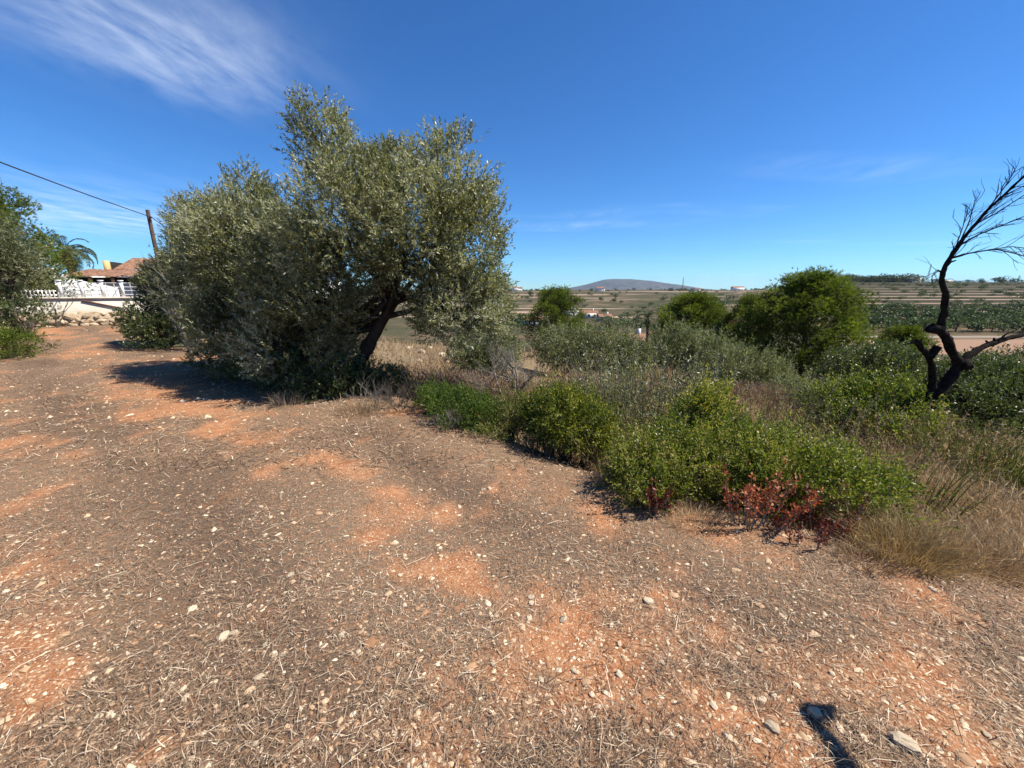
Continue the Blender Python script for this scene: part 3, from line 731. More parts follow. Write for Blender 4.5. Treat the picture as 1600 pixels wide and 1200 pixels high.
def rock_mesh(seed, jag=.22):
    import bmesh
    st = np.random.default_rng(seed); bm = bmesh.new(); bmesh.ops.create_icosphere(bm, subdivisions=2, radius=1.0)
    me = bpy.data.meshes.new('stone'); V = np.array([v.co[:] for v in bm.verts]); n1 = vnoise(V + seed * 3.1, 1.3, seed); n2 = vnoise(V + seed, 3.1, seed + 1)
    sq = np.sign(V) * np.abs(V) ** .75
    V = sq * (.72 + jag * 1.6 * (n1 - .3) + jag * .6 * (n2 - .5))[:, None]
    for v, c in zip(bm.verts, V): v.co = c
    bm.to_mesh(me); bm.free(); return me
def with_v(me, val, mat):
    a = me.attributes.new('v', 'FLOAT', 'FACE'); a.data.foreach_set('value', np.full(len(me.polygons), val, np.float32)); me.materials.append(mat); return me
ROCKW = [with_v(rock_mesh(10 + k), k / 9, M['wallstone']) for k in range(10)]
ROCKP = [with_v(rock_mesh(40 + k, .3), rng.random(), M['stone']) for k in range(8)]

rw = wall_frame('dry_stone_wall', 'low rough dry-stone bank at the foot of the pale wall', 'stone wall')
m = MB(); box(m, (-1, .15, -.2), (12, .55, .52)); m.build('rubble_core', M['wallstone'], rw)
for r_ in range(4):
    x = -1.0
    while x < 11.5:
        w = rng.uniform(.2, .46); o = link('stone', ROCKW[rng.integers(10)], rw)
        o.location = (x + w / 2, .12 + .06 * r_ + rng.normal() * .05, .05 + r_ * .15 + rng.normal() * .02); o.scale = (w * .62, .18, rng.uniform(.09, .13)); o.rotation_euler = (rng.normal() * .15, rng.normal() * .2, rng.normal() * .3); x += w
cw = wall_frame('garden_wall', 'pale cement garden wall above the dry-stone bank', 'wall', .55)
m = MB(); box(m, (-3, 0, -.2), (12, .2, 1.16)); m.build('wall_face', M['cement'], cw)
m = MB(); box(m, (-3, -.05, 1.162), (12, .25, 1.24)); m.build('coping', M['cement'], cw)
m = MB(); tube(m, [(5.6, -.03, 1.1), (6.9, -.035, .72)], .03, 6); m.build('shadow_line', M['shadow_tone'], cw)  # thin dark bar stands in for a diagonal shadow on the wall
fe = wall_frame('white_fence', 'white railing fence standing on the pale garden wall', 'fence', .62)
for k in range(11):
    x = 4.9 + k * .68; m = MB(); box(m, (x, 0, 1.243), (x + .11, .1, 1.93)); box(m, (x - .03, -.03, 1.932), (x + .14, .13, 1.98)); m.build('post', M['white'], fe)
for z_ in (1.32, 1.50, 1.66, 1.84):
    m = MB(); box(m, (4.95, .035, z_), (11.7, .065, z_ + .035)); m.build('rail', M['white'], fe)
for k in range(24):
    x = 5.05 + k * .28; m = MB(); box(m, (x, .042, 1.25), (x + .018, .058, 1.86)); m.build('bar', M['cement'], fe)
ga = wall_frame('garden_gate', 'white ornamental gate between its stone pillar and the railing', 'gate', .64)
for k in range(9):
    m = MB(); x = 3.75 + k * .12; hh = 1.56; box(m, (x, 0, 1.243), (x + .03, .03, hh)); m.build('bar', M['white'], ga)
m = MB(); box(m, (3.7, .032, 1.30), (4.8, .06, 1.36)); m.build('rail', M['white'], ga)
m = MB(); box(m, (3.7, .032, 1.48), (4.8, .06, 1.53)); m.build('rail', M['white'], ga)
pl = wall_frame('stone_pillar', 'rubble stone pillar left of the white gate', 'pillar', .62)
for r_ in range(7):
    for c_ in range(2):
        o = link('stone', ROCKW[rng.integers(10)], pl); o.location = (3.15 + c_ * .26 + rng.normal() * .02, .1, 1.33 + r_ * .155); o.scale = (.19, .19, .115); o.rotation_euler = (rng.normal() * .2, rng.normal() * .2, rng.normal() * .4)

def tiled_roof(parent, x0, x1, y0, y1, z0, z1, name='roof'):
    m = MB(); n = int((x1 - x0) / .11); xs = np.linspace(x0, x1, n + 1); wv = .03 * np.abs(np.sin(np.arange(n + 1) * np.pi / 2)) + .02 * fbm2(xs, xs * 0, 3.0, 8, 2)
    k = 12; V = []
    for j in range(k + 1):
        t = j / k; V.append(np.stack([xs, np.full(n + 1, y0 + (y1 - y0) * t), z0 + (z1 - z0) * t + wv - .02 * ((j % 2))], 1))
    V = np.stack(V); i = np.arange(k)[:, None] * (n + 1); q = np.arange(n)[None]
    F = np.stack([i + q, i + q + 1, i + n + 2 + q, i + n + 1 + q], -1).reshape(-1, 4); m.add(V, F, rng.random(len(F)))
    return m.build(name, M['tile'], parent)

h1 = wall_frame('low_house', 'low whitewashed house with tiled eaves behind the railing fence', 'house', 5.5)
m = MB(); box(m, (-4, 0, -.2), (3.0, 6, 2.35)); box(m, (3.003, .6, -.2), (11, 6, 1.9)); m.build('wall', M['white'], h1)
m = MB()   # sloping parapet beside the gate
V = []; nn = 10
for k in range(nn + 1):
    t = k / nn; V += [(3.0 + 2.4 * t, -.3, .2), (3.0 + 2.4 * t, -.3, 2.5 - .85 * t ** .6), (3.0 + 2.4 * t, -.05, 2.5 - .85 * t ** .6), (3.0 + 2.4 * t, -.05, .2)]
F = []
for k in range(nn):
    for q in range(4): F.append([k * 4 + q, k * 4 + (q + 1) % 4, k * 4 + 4 + (q + 1) % 4, k * 4 + 4 + q])
m.add(V, F); m.build('parapet', M['white'], h1)
tiled_roof(h1, 3.1, 11.2, -.1, 3.2, 2.22, 2.7); m = MB(); box(m, (3.1, .55, 1.93), (11, .58, 2.2)); m.build('eaves_shade', M['dark'], h1)  # dark strip put in for the shade below the eaves
for k in range(9):
    m = MB(); box(m, (3.3 + k * .9, -.02, 1.92), (3.42 + k * .9, .1, 2.24)); m.build('eave_post', M['tile'], h1)
m = MB(); box(m, (-1.5, -1.4, 2.52), (3.2, .2, 2.62)); m.build('awning', M['white'], h1)
m = MB(); box(m, (-1.2, -.03, .9), (2.4, -.005, 2.1)); m.build('opening', M['dark'], h1)
h2 = wall_frame('tiled_house', 'white house with terracotta roof behind the low eaves', 'house', 11.5)
m = MB(); box(m, (3.4, 0, -.2), (17, 7, 2.75)); m.build('wall', M['white'], h2)
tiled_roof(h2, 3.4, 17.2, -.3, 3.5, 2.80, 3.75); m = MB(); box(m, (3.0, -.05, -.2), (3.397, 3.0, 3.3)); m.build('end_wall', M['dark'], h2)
m = MB(); box(m, (3.05, -.4, 2.2), (3.3, -.052, 3.35)); m.build('chimney', M['ochre'], h2)

pb = at(252, 430, 22.0); pbz = gz(pb[0], 22.0); top = at(237, 328, 22.0)
po = thing('utility_pole', 'brown wooden utility pole rising behind the left olives', 'pole', (pb[0], 22.0, pbz))
m = MB(); tube(m, np.array([(0, 0, -.3), (0, 0, 2.5), (0, 0, top[2] - pbz)]), [.115, .10, .085], 12); m.build('shaft', M['pole'], po, True)
m = MB(); tube(m, [(.10, -.05, top[2] - pbz - .38), (.24, -.12, top[2] - pbz - .38)], .035, 7); m.build('insulator', M['wire'], po)
p0 = np.array([pb[0] + .24, 21.88, top[2] - .38]); pa = at(0, 247, 12.5); pe = np.array([-8.5, -6.0, 5.7]); pz = np.array([pb[0] - 5.5, 34.0, 4.3])
m = MB(); cab = [pz + (p0 - pz) * t - np.array([0, 0, 1.2 * math.sin(math.pi * t) * .25]) for t in np.linspace(0, 1, 12)]
cab += [p0 + (pa + (pa - p0) * .9 - p0) * t + np.array([0, 0, -.12 * math.sin(math.pi * t)]) for t in np.linspace(.05, 1, 20)]
tube(m, cab, .02, 5); tag(m.build('overhead_cable', M['wire']), 'single black overhead cable running from the wooden pole', 'cable')

# ------------------------------------------------------------------ the olive trees beside the path
b = ground_at(548, 604); Y = b[1]
olive_tree('big leaning olive tree with dark trunk in the middle', b,
    [lob(506, 226, Y + .1, 36, 50), lob(565, 292, Y, 50, 40), lob(622, 276, Y + .2, 38, 36), lob(708, 290, Y + .1, 54, 64), lob(545, 365, Y - .2, 92, 88, 1.0), lob(640, 360, Y - .3, 82, 78, .9),
     lob(728, 378, Y, 54, 80), lob(712, 482, Y - .1, 72, 56, .7), lob(762, 470, Y + .3, 28, 58), lob(470, 440, Y + .1, 66, 90, .9), lob(500, 478, Y - .3, 58, 58, .6), lob(470, 545, Y - .2, 78, 58, .7), lob(555, 440, Y + .5, 58, 60, .6), lob(500, 520, Y + .7, 70, 62, .6), lob(440, 560, Y + .4, 60, 50, .6)],
    [at(545, 612, Y), at(565, 560, Y), at(592, 510, Y - .05), at(622, 462, Y)], 11500, M['olive'], 3, r0=.125, nl=20, L=.054, W=.0150)
b = ground_at(395, 590); Y2 = b[1] + .5
b = np.array([at(395, 590, Y2)[0], Y2, 0]); b[2] = gz(b[0], b[1])
olive_tree('broad bushy olive tree left of the big leaning one', b,
    [lob(388, 326, Y2, 38, 42), lob(418, 356, Y2 + .2, 30, 40), lob(342, 366, Y2 + .3, 48, 44), lob(405, 410, Y2 - .2, 78, 80, .9), lob(345, 445, Y2, 62, 68, .9), lob(385, 512, Y2 - .3, 76, 58, .9), lob(445, 520, Y2 - .3, 55, 70, .6)],
    [b, b + np.array([-.1, 0, .7]), b + np.array([.05, .1, 1.3])], 7000, M['olive'], 14, nl=18, L=.060, W=.0165)
Y3 = 11.5; b = np.array([at(285, 545, Y3)[0], Y3, 0]); b[2] = gz(b[0], b[1])
olive_tree('farther olive tree rising over the grey bare shrub', b,
    [lob(292, 340, Y3, 22, 22), lob(318, 385, Y3, 34, 42), lob(300, 425, Y3 - .3, 28, 34), lob(310, 470, Y3, 42, 48)],
    [b, b + np.array([-.1, 0, .8]), b + np.array([.05, .1, 1.5])], 3400, M['olive'], 24, L=.07, W=.02, nl=14)
Y4 = 13.5; b = np.array([at(30, 505, Y4)[0], Y4, 0]); b[2] = gz(b[0], b[1])
olive_tree('dusty olive tree at the left edge in front of the pale wall', b,
    [lob(-4, 378, Y4, 44, 34), lob(22, 418, Y4, 34, 38), lob(-20, 425, Y4 + .3, 50, 44), lob(-80, 400, Y4, 60, 70)],
    [b, b + np.array([-.3, 0, .9]), at(20, 430, Y4)], 2600, M['olive_far'], 34, L=.08, W=.022, nl=14, r0=.12)

# undergrowth at their feet
def bush_at(name, label, lobes, n, mat, seed, **kw):
    c = lobes[0][0]; b = np.array([c[0], c[1], gz(c[0], c[1])]); return bush(name, label, b, lobes, n, mat, seed, **kw)
bush_at('understorey_bush', 'dark leafy undergrowth below the leaning olive trunk', [lob(568, 592, Y - .1, 34, 28, .35), lob(535, 603, Y - .4, 54, 32, .4), lob(615, 600, Y - .1, 26, 22, .3)], 1500, M['mastic_d'], 51, L=.034, W=.016)
bush_at('understorey_bush', 'shaded undergrowth left of the leaning olive trunk', [lob(455, 585, Y - .1, 60, 34, .5), lob(500, 610, Y - .5, 50, 26, .4)], 1300, M['mastic_d'], 52, L=.034, W=.016)
bush_at('understorey_bush', 'small green undergrowth at the foot of the bushy olive', [lob(400, 575, Y2 - .5, 55, 26, .4), lob(345, 560, Y2, 40, 20, .4)], 900, M['mastic_d'], 53, L=.04, W=.018)
bush_at('leafy_shrub', 'dark green shrub at the left end of the olive row', [lob(232, 505, 11.0, 36, 34, .6), lob(255, 525, 10.6, 40, 30, .6)], 1400, M['mastic_d'], 54, L=.05, W=.022)
bush_at('leafy_shrub', 'grey-green feathery shrub over the dark one, before the railing', [lob(242, 450, 11.6, 18, 34, .45), lob(268, 452, 11.3, 26, 38, .5)], 1300, M['olive_far'], 55, L=.07, W=.016)
g = ground_at(300, 549); bare_shrub('bare_shrub', 'grey leafless shrub at the left end of the olive row', g, 3.0, 9, 4, .03, M['twig'], .5, .55, 3)
g = ground_at(88, 512); bare_shrub('bare_sapling', 'thin leafless sapling before the pale wall, near the left edge', g, 2.3, 2, 4, .03, M['twig_d'], .5, .35, 2)
g = ground_at(196, 508); bare_shrub('bare_sapling', 'leafless sapling with upright stems before the railing', g, 2.4, 5, 3, .022, M['twig'], .4, .45, 2)
bush_at('leafy_shrub', 'low green shrub at the left edge on the stony bank', [lob(8, 545, 9.0, 42, 26, .6), lob(-30, 540, 9.0, 40, 34, .6)], 1300, M['pine'], 56, L=.06, W=.012)
bush_at('leafy_shrub', 'dark shrub under the left-edge olive', [lob(30, 490, 13.0, 40, 22, .7), lob(-10, 480, 13.2, 40, 30, .7)], 900, M['mastic_d'], 57, L=.06, W=.025)
g = ground_at(45, 532); bare_shrub('bare_sapling', 'dark stump with short shoots beside the left-edge shrub', g, .9, 3, 3, .05, M['twig_d'], .5, .3, 3)
m1 = pine_mesh(1, 6.6, 2.7, 2.7, 150, 85, .12)
a = at(0, 500, 18.0); stand('pine_tree', 'tall bushy pine at the left edge behind the olive', 'tree', m1, ('trunk', 'crown'), (a[0] - .3, 18.0, gz(a[0], 18.0)), .4)
a = at(30, 470, 19.5); stand('pine_tree', 'lower dark pine right of the tall left-edge pine', 'tree', m1, ('trunk', 'crown'), (a[0], 19.5, gz(a[0], 19.5)), 2.2, (.36, .36, .60))

# ------------------------------------------------------------------ right: pines and olives on the lower terraces
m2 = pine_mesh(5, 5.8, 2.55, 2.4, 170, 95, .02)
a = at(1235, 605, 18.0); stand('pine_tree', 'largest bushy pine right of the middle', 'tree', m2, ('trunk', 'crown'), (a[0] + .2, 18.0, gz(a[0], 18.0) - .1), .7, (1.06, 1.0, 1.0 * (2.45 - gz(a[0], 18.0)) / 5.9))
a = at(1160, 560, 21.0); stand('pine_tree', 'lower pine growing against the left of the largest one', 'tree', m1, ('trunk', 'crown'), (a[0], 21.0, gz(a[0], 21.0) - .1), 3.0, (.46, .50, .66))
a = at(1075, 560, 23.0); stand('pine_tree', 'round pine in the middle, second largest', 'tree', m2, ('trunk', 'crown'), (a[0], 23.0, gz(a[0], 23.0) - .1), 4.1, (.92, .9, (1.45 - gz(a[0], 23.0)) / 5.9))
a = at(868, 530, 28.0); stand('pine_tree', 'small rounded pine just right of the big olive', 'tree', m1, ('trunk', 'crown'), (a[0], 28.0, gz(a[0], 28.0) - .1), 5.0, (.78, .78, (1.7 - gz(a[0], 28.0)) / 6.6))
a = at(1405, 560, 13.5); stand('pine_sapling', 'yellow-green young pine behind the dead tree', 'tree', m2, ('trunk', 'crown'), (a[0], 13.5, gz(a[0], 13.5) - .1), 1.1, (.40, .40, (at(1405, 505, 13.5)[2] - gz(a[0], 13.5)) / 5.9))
Yh = 13.0
bush_at('olive_bush', 'dense dark olive thicket below the small rounded pine', [lob(880, 548, Yh, 42, 30, .8), lob(935, 548, Yh - .3, 50, 32, .8), lob(985, 560, Yh - .3, 30, 30, .7)], 2800, M['olive_far'], 61, L=.07, W=.02, nl=11, sl=.2)
bush_at('olive_bush', 'grey-green olive bush in front of the round pine', [lob(1060, 545, 14, 42, 30, .8), lob(1110, 562, 13, 40, 32, .8)], 1700, M['olive_far'], 62, L=.07, W=.02, nl=11, sl=.2)
bush_at('olive_bush', 'pale olive bush in front of the largest pine', [lob(1160, 578, 11, 40, 30, .6), lob(1205, 590, 11, 26, 24, .5)], 1500, M['olive_far'], 63, L=.06, W=.017, nl=11, sl=.2)
bush_at('olive_bush', 'grey olive bush right of the big olive crown', [lob(770, 545, 9.0, 40, 34, .6), lob(740, 560, 8.6, 30, 26, .5)], 1300, M['olive_far'], 64, L=.055, W=.015, nl=11, sl=.2)
bush_at('leafy_shrub', 'dark mastic shrub between the largest pine and the dead tree', [lob(1345, 575, 10.5, 50, 30, .8), lob(1395, 570, 10.0, 42, 30, .7), lob(1300, 600, 10.5, 34, 28, .6)], 2600, M['mastic_d'], 65, L=.045, W=.022)
bush_at('leafy_shrub', 'wide dark mastic hedge right of the dead tree', [lob(1545, 608, 6.2, 58, 44, .7), lob(1620, 600, 6.2, 60, 50, .7), lob(1500, 605, 6.4, 34, 40, .6), lob(1585, 640, 5.7, 66, 36, .5), lob(1510, 640, 5.8, 40, 34, .5)], 5200, M['mastic_d'], 66, L=.034, W=.017)
bush_at('leafy_shrub', 'bright green leafy shrub left of the dead tree trunk', [lob(1385, 635, 5.5, 50, 44, .6), lob(1330, 640, 5.7, 46, 36, .6), lob(1415, 672, 4.9, 36, 30, .4), lob(1360, 668, 5.0, 50, 30, .5)], 3600, M['mastic'], 67, L=.034, W=.017)
bush_at('leafy_shrub', 'dull green shrub behind the wide mastic bush', [lob(1290, 628, 7.5, 46, 26, .6), lob(1235, 615, 9.0, 30, 20, .5)], 1300, M['olive_far'], 68, L=.04, W=.014)
# ------------------------------------------------------------------ foreground bushes
bush_at('mastic_bush', 'wide green mastic bush in the right foreground', [lob(1060, 728, 3.0, 78, 54, .42), lob(1150, 716, 3.1, 90, 56, .5), lob(1240, 738, 2.9, 88, 54, .5), lob(1315, 755, 2.8, 80, 46, .45), lob(1010, 745, 2.85, 58, 40, .32)], 7900, M['mastic'], 71, L=.0235, W=.0105, nl=12, sl=.12, stems=70, vlo=.10, vhi=.85, thr=.42)
bush_at('mastic_bush', 'yellowing green bush at the path edge near the middle', [lob(885, 655, 3.9, 52, 44, .35), lob(925, 672, 3.9, 34, 38, .3), lob(850, 650, 4.2, 36, 34, .3)], 2600, M['mastic_y'], 72, L=.028, W=.012, nl=12, sl=.12)
bush_at('leafy_shrub', 'yellow-topped sprigs rising behind the wide mastic bush', [lob(1112, 640, 3.5, 24, 30, .18), lob(1085, 655, 3.5, 30, 24, .18)], 420, M['mastic_y'], 73, L=.03, W=.012, vlo=.4, vhi=.9)
bush_at('juniper_bush', 'low bright green creeping bush at the path edge', [lob(712, 640, 4.7, 46, 28, .4), lob(748, 652, 4.5, 34, 28, .35), lob(680, 622, 5.0, 30, 18, .3)], 2300, M['juniper'], 74, L=.026, W=.007, nl=16, sl=.10)
bush_at('leafy_shrub', 'small olive-green sprigs between the creeping bush and the yellowing one', [lob(800, 655, 4.4, 30, 32, .25), lob(770, 690, 4.0, 22, 16, .2)], 600, M['fennel'], 75, L=.03, W=.009)
Yo = 5.4; a = at(1010, 640, Yo); shoots('olive_suckers', 'thicket of upright grey-green olive suckers in the middle', (a[0], Yo, gz(a[0], Yo)), 300, 1.30, .62, M['olive'], .055, .0135, 38, rx=1.35, v=(.25, .65))
a = at(950, 640, 4.9); shoots('olive_suckers', 'smaller olive suckers left of the tall thicket', (a[0], 4.9, gz(a[0], 4.9)), 90, .85, .32, M['olive'], .045, .011, 36, rx=1.2, v=(.25, .65))
a = at(1545, 730, 4.1); shoots('fennel_clump', 'yellow-green fennel clump below the mastic hedge', (a[0], 4.1, gz(a[0], 4.1)), 260, .55, .5, M['fennel'], .05, .004, 46, cat='plant', stem=M['fennel'], rx=1.5, v=(.3, .7), lean=.4)
a = at(1400, 770, 3.1); shoots('fennel_clump', 'thin grey-green weeds right of the wide mastic bush', (a[0], 3.1, gz(a[0], 3.1)), 70, .55, .3, M['fennel'], .035, .006, 26, cat='plant', stem=M['fennel'], rx=1.4, v=(.1, .5), lean=.4)
a = at(1185, 745, 2.42); shoots('red_sprig', 'orange-red leafy sprigs at the front of the wide mastic bush', (a[0], 2.42, gz(a[0], 2.42)), 20, .42, .18, M['orangeleaf'], .032, .013, 46, cat='plant', v=(.3, .95), lean=.5, dens=.6)
a = at(1268, 815, 2.24); shoots('red_sprig', 'dark crimson leafy sprigs low at the front of the wide mastic bush', (a[0], 2.24, gz(a[0], 2.24)), 20, .17, .15, M['redleaf'], .024, .010, 40, cat='plant', v=(.1, .7), lean=.3, dens=.7, rx=1.3)
a = at(1290, 745, 2.5); shoots('red_sprig', 'few dull red leaves high in the front of the wide mastic bush', (a[0], 2.42, gz(a[0], 2.42)), 10, .42, .12, M['redleaf'], .026, .012, 40, cat='plant', v=(.0, .5), lean=.3, dens=.7)
a = at(1030, 760, 2.62); shoots('red_sprig', 'dark red leaves in the shade at the left of the wide mastic bush', (a[0], 2.55, gz(a[0], 2.55)), 10, .28, .12, M['redleaf'], .03, .013, 40, cat='plant', v=(.0, .5), lean=.3, dens=.7)
g = ground_at(803, 645); bare_shrub('bare_shrub', 'grey bare shrub with forked dark stem in the middle', g, 1.75, 4, 5, .028, M['twig'], .55, .30, 3)
g = ground_at(845, 712); bare_shrub('dry_shrub', 'dark twiggy dry shrub at the foot of the yellowing bush', g, .45, 12, 4, .006, M['twig_d'], .8, 1.0, 3)
g = ground_at(625, 640); bare_shrub('dry_weed', 'purple-grey dry weeds at the path edge by the olive', g, .62, 12, 4, .006, M['twig_d'], .7, .8, 3, cat='plant')
g = ground_at(700, 668); bare_shrub('dry_weed', 'pale grey dry weeds in front of the creeping bush', g, .42, 12, 4, .004, M['twig'], .7, .9, 3, cat='plant')
g = ground_at(585, 640); bare_shrub('dry_weed', 'dry stalks in the shade at the olive foot', g, .7, 6, 3, .005, M['twig'], .6, .7, 3, cat='plant')
g = ground_at(1425, 755); bare_shrub('dry_weed', 'dark dry stalks right of the wide mastic bush', g, .75, 4, 4, .006, M['twig_d'], .6, .6, 3, cat='plant')


for (px, py, Yw, n, hh, sp_, mt, lab) in [
    (870, 612, 6.6, 60, .85, .35, 'olive_far', 'grey-green weeds behind the yellowing bush'), (1060, 660, 4.4, 70, .8, .35, 'fennel', 'thin weeds between the olive suckers and the wide mastic bush'),
    (1250, 660, 4.6, 80, .75, .45, 'olive_far', 'grey weeds behind the right half of the wide mastic bush'), (1310, 690, 3.9, 70, .65, .4, 'fennel', 'loose yellowish weeds left of the bright green shrub'),
    (1445, 705, 4.4, 70, .6, .4, 'dry', 'dry leafy weeds at the foot of the dead tree'), (745, 610, 6.6, 50, .7, .35, 'drypink', 'brown weeds beside the forked bare shrub'),
    (975, 690, 3.7, 60, .7, .25, 'fennel', 'yellow-green weeds between the two foreground bushes'), (1180, 640, 5.6, 60, .9, .4, 'olive_far', 'tall grey weeds in front of the pale olive bush'),
    (1590, 720, 4.0, 70, .6, .4, 'dry', 'dry weeds right of the fennel clump at the edge'), (660, 610, 6.2, 50, .5, .35, 'drypink', 'brown weeds at the right foot of the leaning olive')]:
    a = at(px, py, Yw); shoots('weed_clump', lab, (a[0], Yw, gz(a[0], Yw)), n, hh, sp_, M[mt], .045, .008, 26, cat='plant', rx=1.5, v=(.2, .8), lean=.45, stem=M['dry'])

# ------------------------------------------------------------------ dead almond tree
def dead_tree():
    g = at(1438, 662, 5.0); g[2] = gz(g[0], 5.0); Yd = 5.0; k = Yd / F_PX / 2.2
    root = thing('dead_tree', 'dead black almond tree with forked trunk at the right edge', 'tree', g)
    def line(pts, w0, w1, name, sides=10, y0=0, y1=0, knob=True):
        P = np.array([at(px, py, Yd + y0 + (y1 - y0) * i / (len(pts) - 1)) for i, (px, py) in enumerate(pts)])
        t = np.linspace(0, len(P) - 1, len(P) * 4); P = np.stack([np.interp(t, range(len(P)), P[:, c]) for c in range(3)], 1)
        r = (w1 + (w0 - w1) * (1 - np.linspace(0, 1, len(P))) ** 1.25) * k * .5; P = P + rng.normal(size=P.shape) * r[:, None] * .10; r = r * (1 + rng.normal(size=len(r)) * .08)
        m = MB(); tube(m, P, r, sides)
        if w0 > 20:                                              # broken stubs
            for q in range(3):
                i = rng.integers(3, len(P) - 2); dv = unit(rand_dir(1)[0] + np.array([0, -.2, .3])); tube(m, [P[i], P[i] + dv * r[i] * 1.5, P[i] + dv * r[i] * rng.uniform(1.9, 3.2)], [r[i] * .5, r[i] * .38, r[i] * .22], 6)
        return m, P, r
    m, T, r = line([(1428, 705), (1439, 660), (1455, 628), (1478, 598), (1503, 566)], 46, 30, 'trunk'); m.build('trunk', M['bark_dead'], root, True)
    m, P, r = line([(1452, 632), (1458, 600), (1457, 572), (1450, 556), (1438, 541), (1431, 533)], 26, 15, 'limb', y1=-.1)
    tube(m, [P[-2], at(1425, 536, Yd - .1), at(1411, 539, Yd - .1)], [.02, .012, .006], 5); tube(m, [at(1452, 558, Yd - .08), at(1466, 541, Yd - .1)], [.05, .045], 7); m.build('limb', M['bark_dead'], root, True)
    m, P, r = line([(1500, 570), (1487, 550), (1478, 528), (1468, 516), (1474, 492), (1478, 462), (1471, 437), (1476, 418), (1490, 394), (1512, 364), (1543, 328), (1574, 300), (1602, 274)], 30, 5, 'limb', y1=-.3)
    tube(m, [at(1470, 516, Yd - .1), at(1456, 513, Yd - .1), at(1448, 516, Yd - .1)], [.06, .065, .03], 7); m.build('limb', M['bark_dead'], root, True); U = P
    m, P, r = line([(1498, 575), (1512, 556), (1538, 541), (1572, 529), (1602, 523), (1660, 505), (1720, 470)], 27, 10, 'limb', y1=.3)
    tube(m, [at(1558, 534, Yd + .1), at(1572, 522, Yd + .1), at(1590, 515, Yd + .1)], [.02, .012, .006], 4); tube(m, [T[-1], at(1514, 575, Yd - .1)], [.07, .05], 7); m.build('limb', M['bark_dead'], root, True)
    for pts, w in (([(1484, 404), (1512, 396), (1555, 389), (1590, 397), (1640, 415)], 7), ([(1497, 384), (1530, 366), (1570, 350), (1625, 328)], 6.5), ([(1520, 352), (1555, 334), (1600, 305), (1640, 280)], 5.5), ([(1540, 330), (1558, 308), (1574, 286), (1586, 266)], 4.5), ([(1500, 378), (1515, 345), (1524, 310)], 4.5), ([(1490, 395), (1502, 362), (1512, 330)], 3.5), ([(1476, 425), (1462, 424), (1456, 432)], 2.5), ([(1560, 310), (1600, 290), (1640, 285)], 4), ([(1550, 390), (1580, 385), (1620, 390)], 3.5)):
        m, P, r = line(pts, w, 2, 'branch', 5, y1=rng.uniform(-.3, .2))
        for i in range(4, len(P)):
            branchy(m, P[i], unit(unit(P[i] - P[i - 1]) * 1.3 + rand_dir(1)[0] * .8), rng.uniform(.08, .22), .004, 1, .1, .6, 2, 4)
        m.build('branch', M['bark_dead'], root)
    m = MB()
    for i in range(30, len(U)):
        branchy(m, U[i], unit(unit(U[i] - U[i - 1]) * 1.2 + rand_dir(1)[0] * .7 + np.array([.3, 0, 0])), rng.uniform(.12, .30), .005, 1, .1, .6, 2, 4)
    m.build('twigs', M['bark_dead'], root)
    loc = np.array(root.location)
    for o in list(root.children): set_origin([o], root)
dead_tree()

# ------------------------------------------------------------------ dry grass, straw, pebbles and stones
def wedge(n, y0, y1, umax=1.55, power=1.0):
    """points spread over the view so that nearer ground gets more"""
    t = rng.random(n); y = y0 * (y1 / y0) ** (t ** power); u = rng.uniform(-umax, umax, n); return u * (y + .25), y

def dry_grass():
    x, y = wedge(420000, 1.9, 30); d = edge_d(x, y)
    n1 = fbm2(x, y, .55, 71, 3); dens = sstep(.25, 1.0, d) * sstep(.30, .55, n1) * .62
    dens = dens * np.where(x / y > 1.0, 1.9, 1.0) * np.where(y > 9, .6, 1.0); dens *= np.where((x < 0) & (y < 5), .3, 1)
    near_r = np.exp(-(((x - 3.6) / 1.2) ** 2 + ((y - 2.9) / .9) ** 2)); dens = np.maximum(dens, near_r * .95 * sstep(.1, .5, d))
    dens = dens * np.where((x / y > .8) & (y > 4.2) & (y < 12), .22, 1.0)
    k = rng.random(len(x)) < dens * .50; x, y, d = x[k], y[k], d[k]; n = len(x)
    P = np.stack([x, y, terrain(x, y) - .01], 1); D = np.array([0, 0, 1.0]) + rng.normal(size=(n, 3)) * .38; D[:, 2] = np.abs(D[:, 2])
    h = rng.uniform(.18, .46, n) * (1 + .5 * sstep(1.5, 4, d)) * (.7 + .6 * fbm2(x, y, .9, 77, 2)); mb = MB()
    pink = fbm2(x, y, .35, 79, 2)
    blades(mb, P, D, h, 
           .0022 + .0010 * y, np.clip(rng.normal(.45, .22, n) + (pink - .5) * .8, 0, 1), .9)
    k = rng.random(n) < .22                                      # seed heads
    leaves(mb, P[k] + unit(D[k]) * h[k][:, None] * .8, D[k] + rng.normal(size=(k.sum(), 3)) * .3, .05, .006 + .0008 * y[k], rng.uniform(.4, 1, k.sum()))
    tag(mb.build('dry_grass', M['dry']), 'tan dry grass covering the slope beyond the path', 'grass', kind='stuff')
dry_grass()

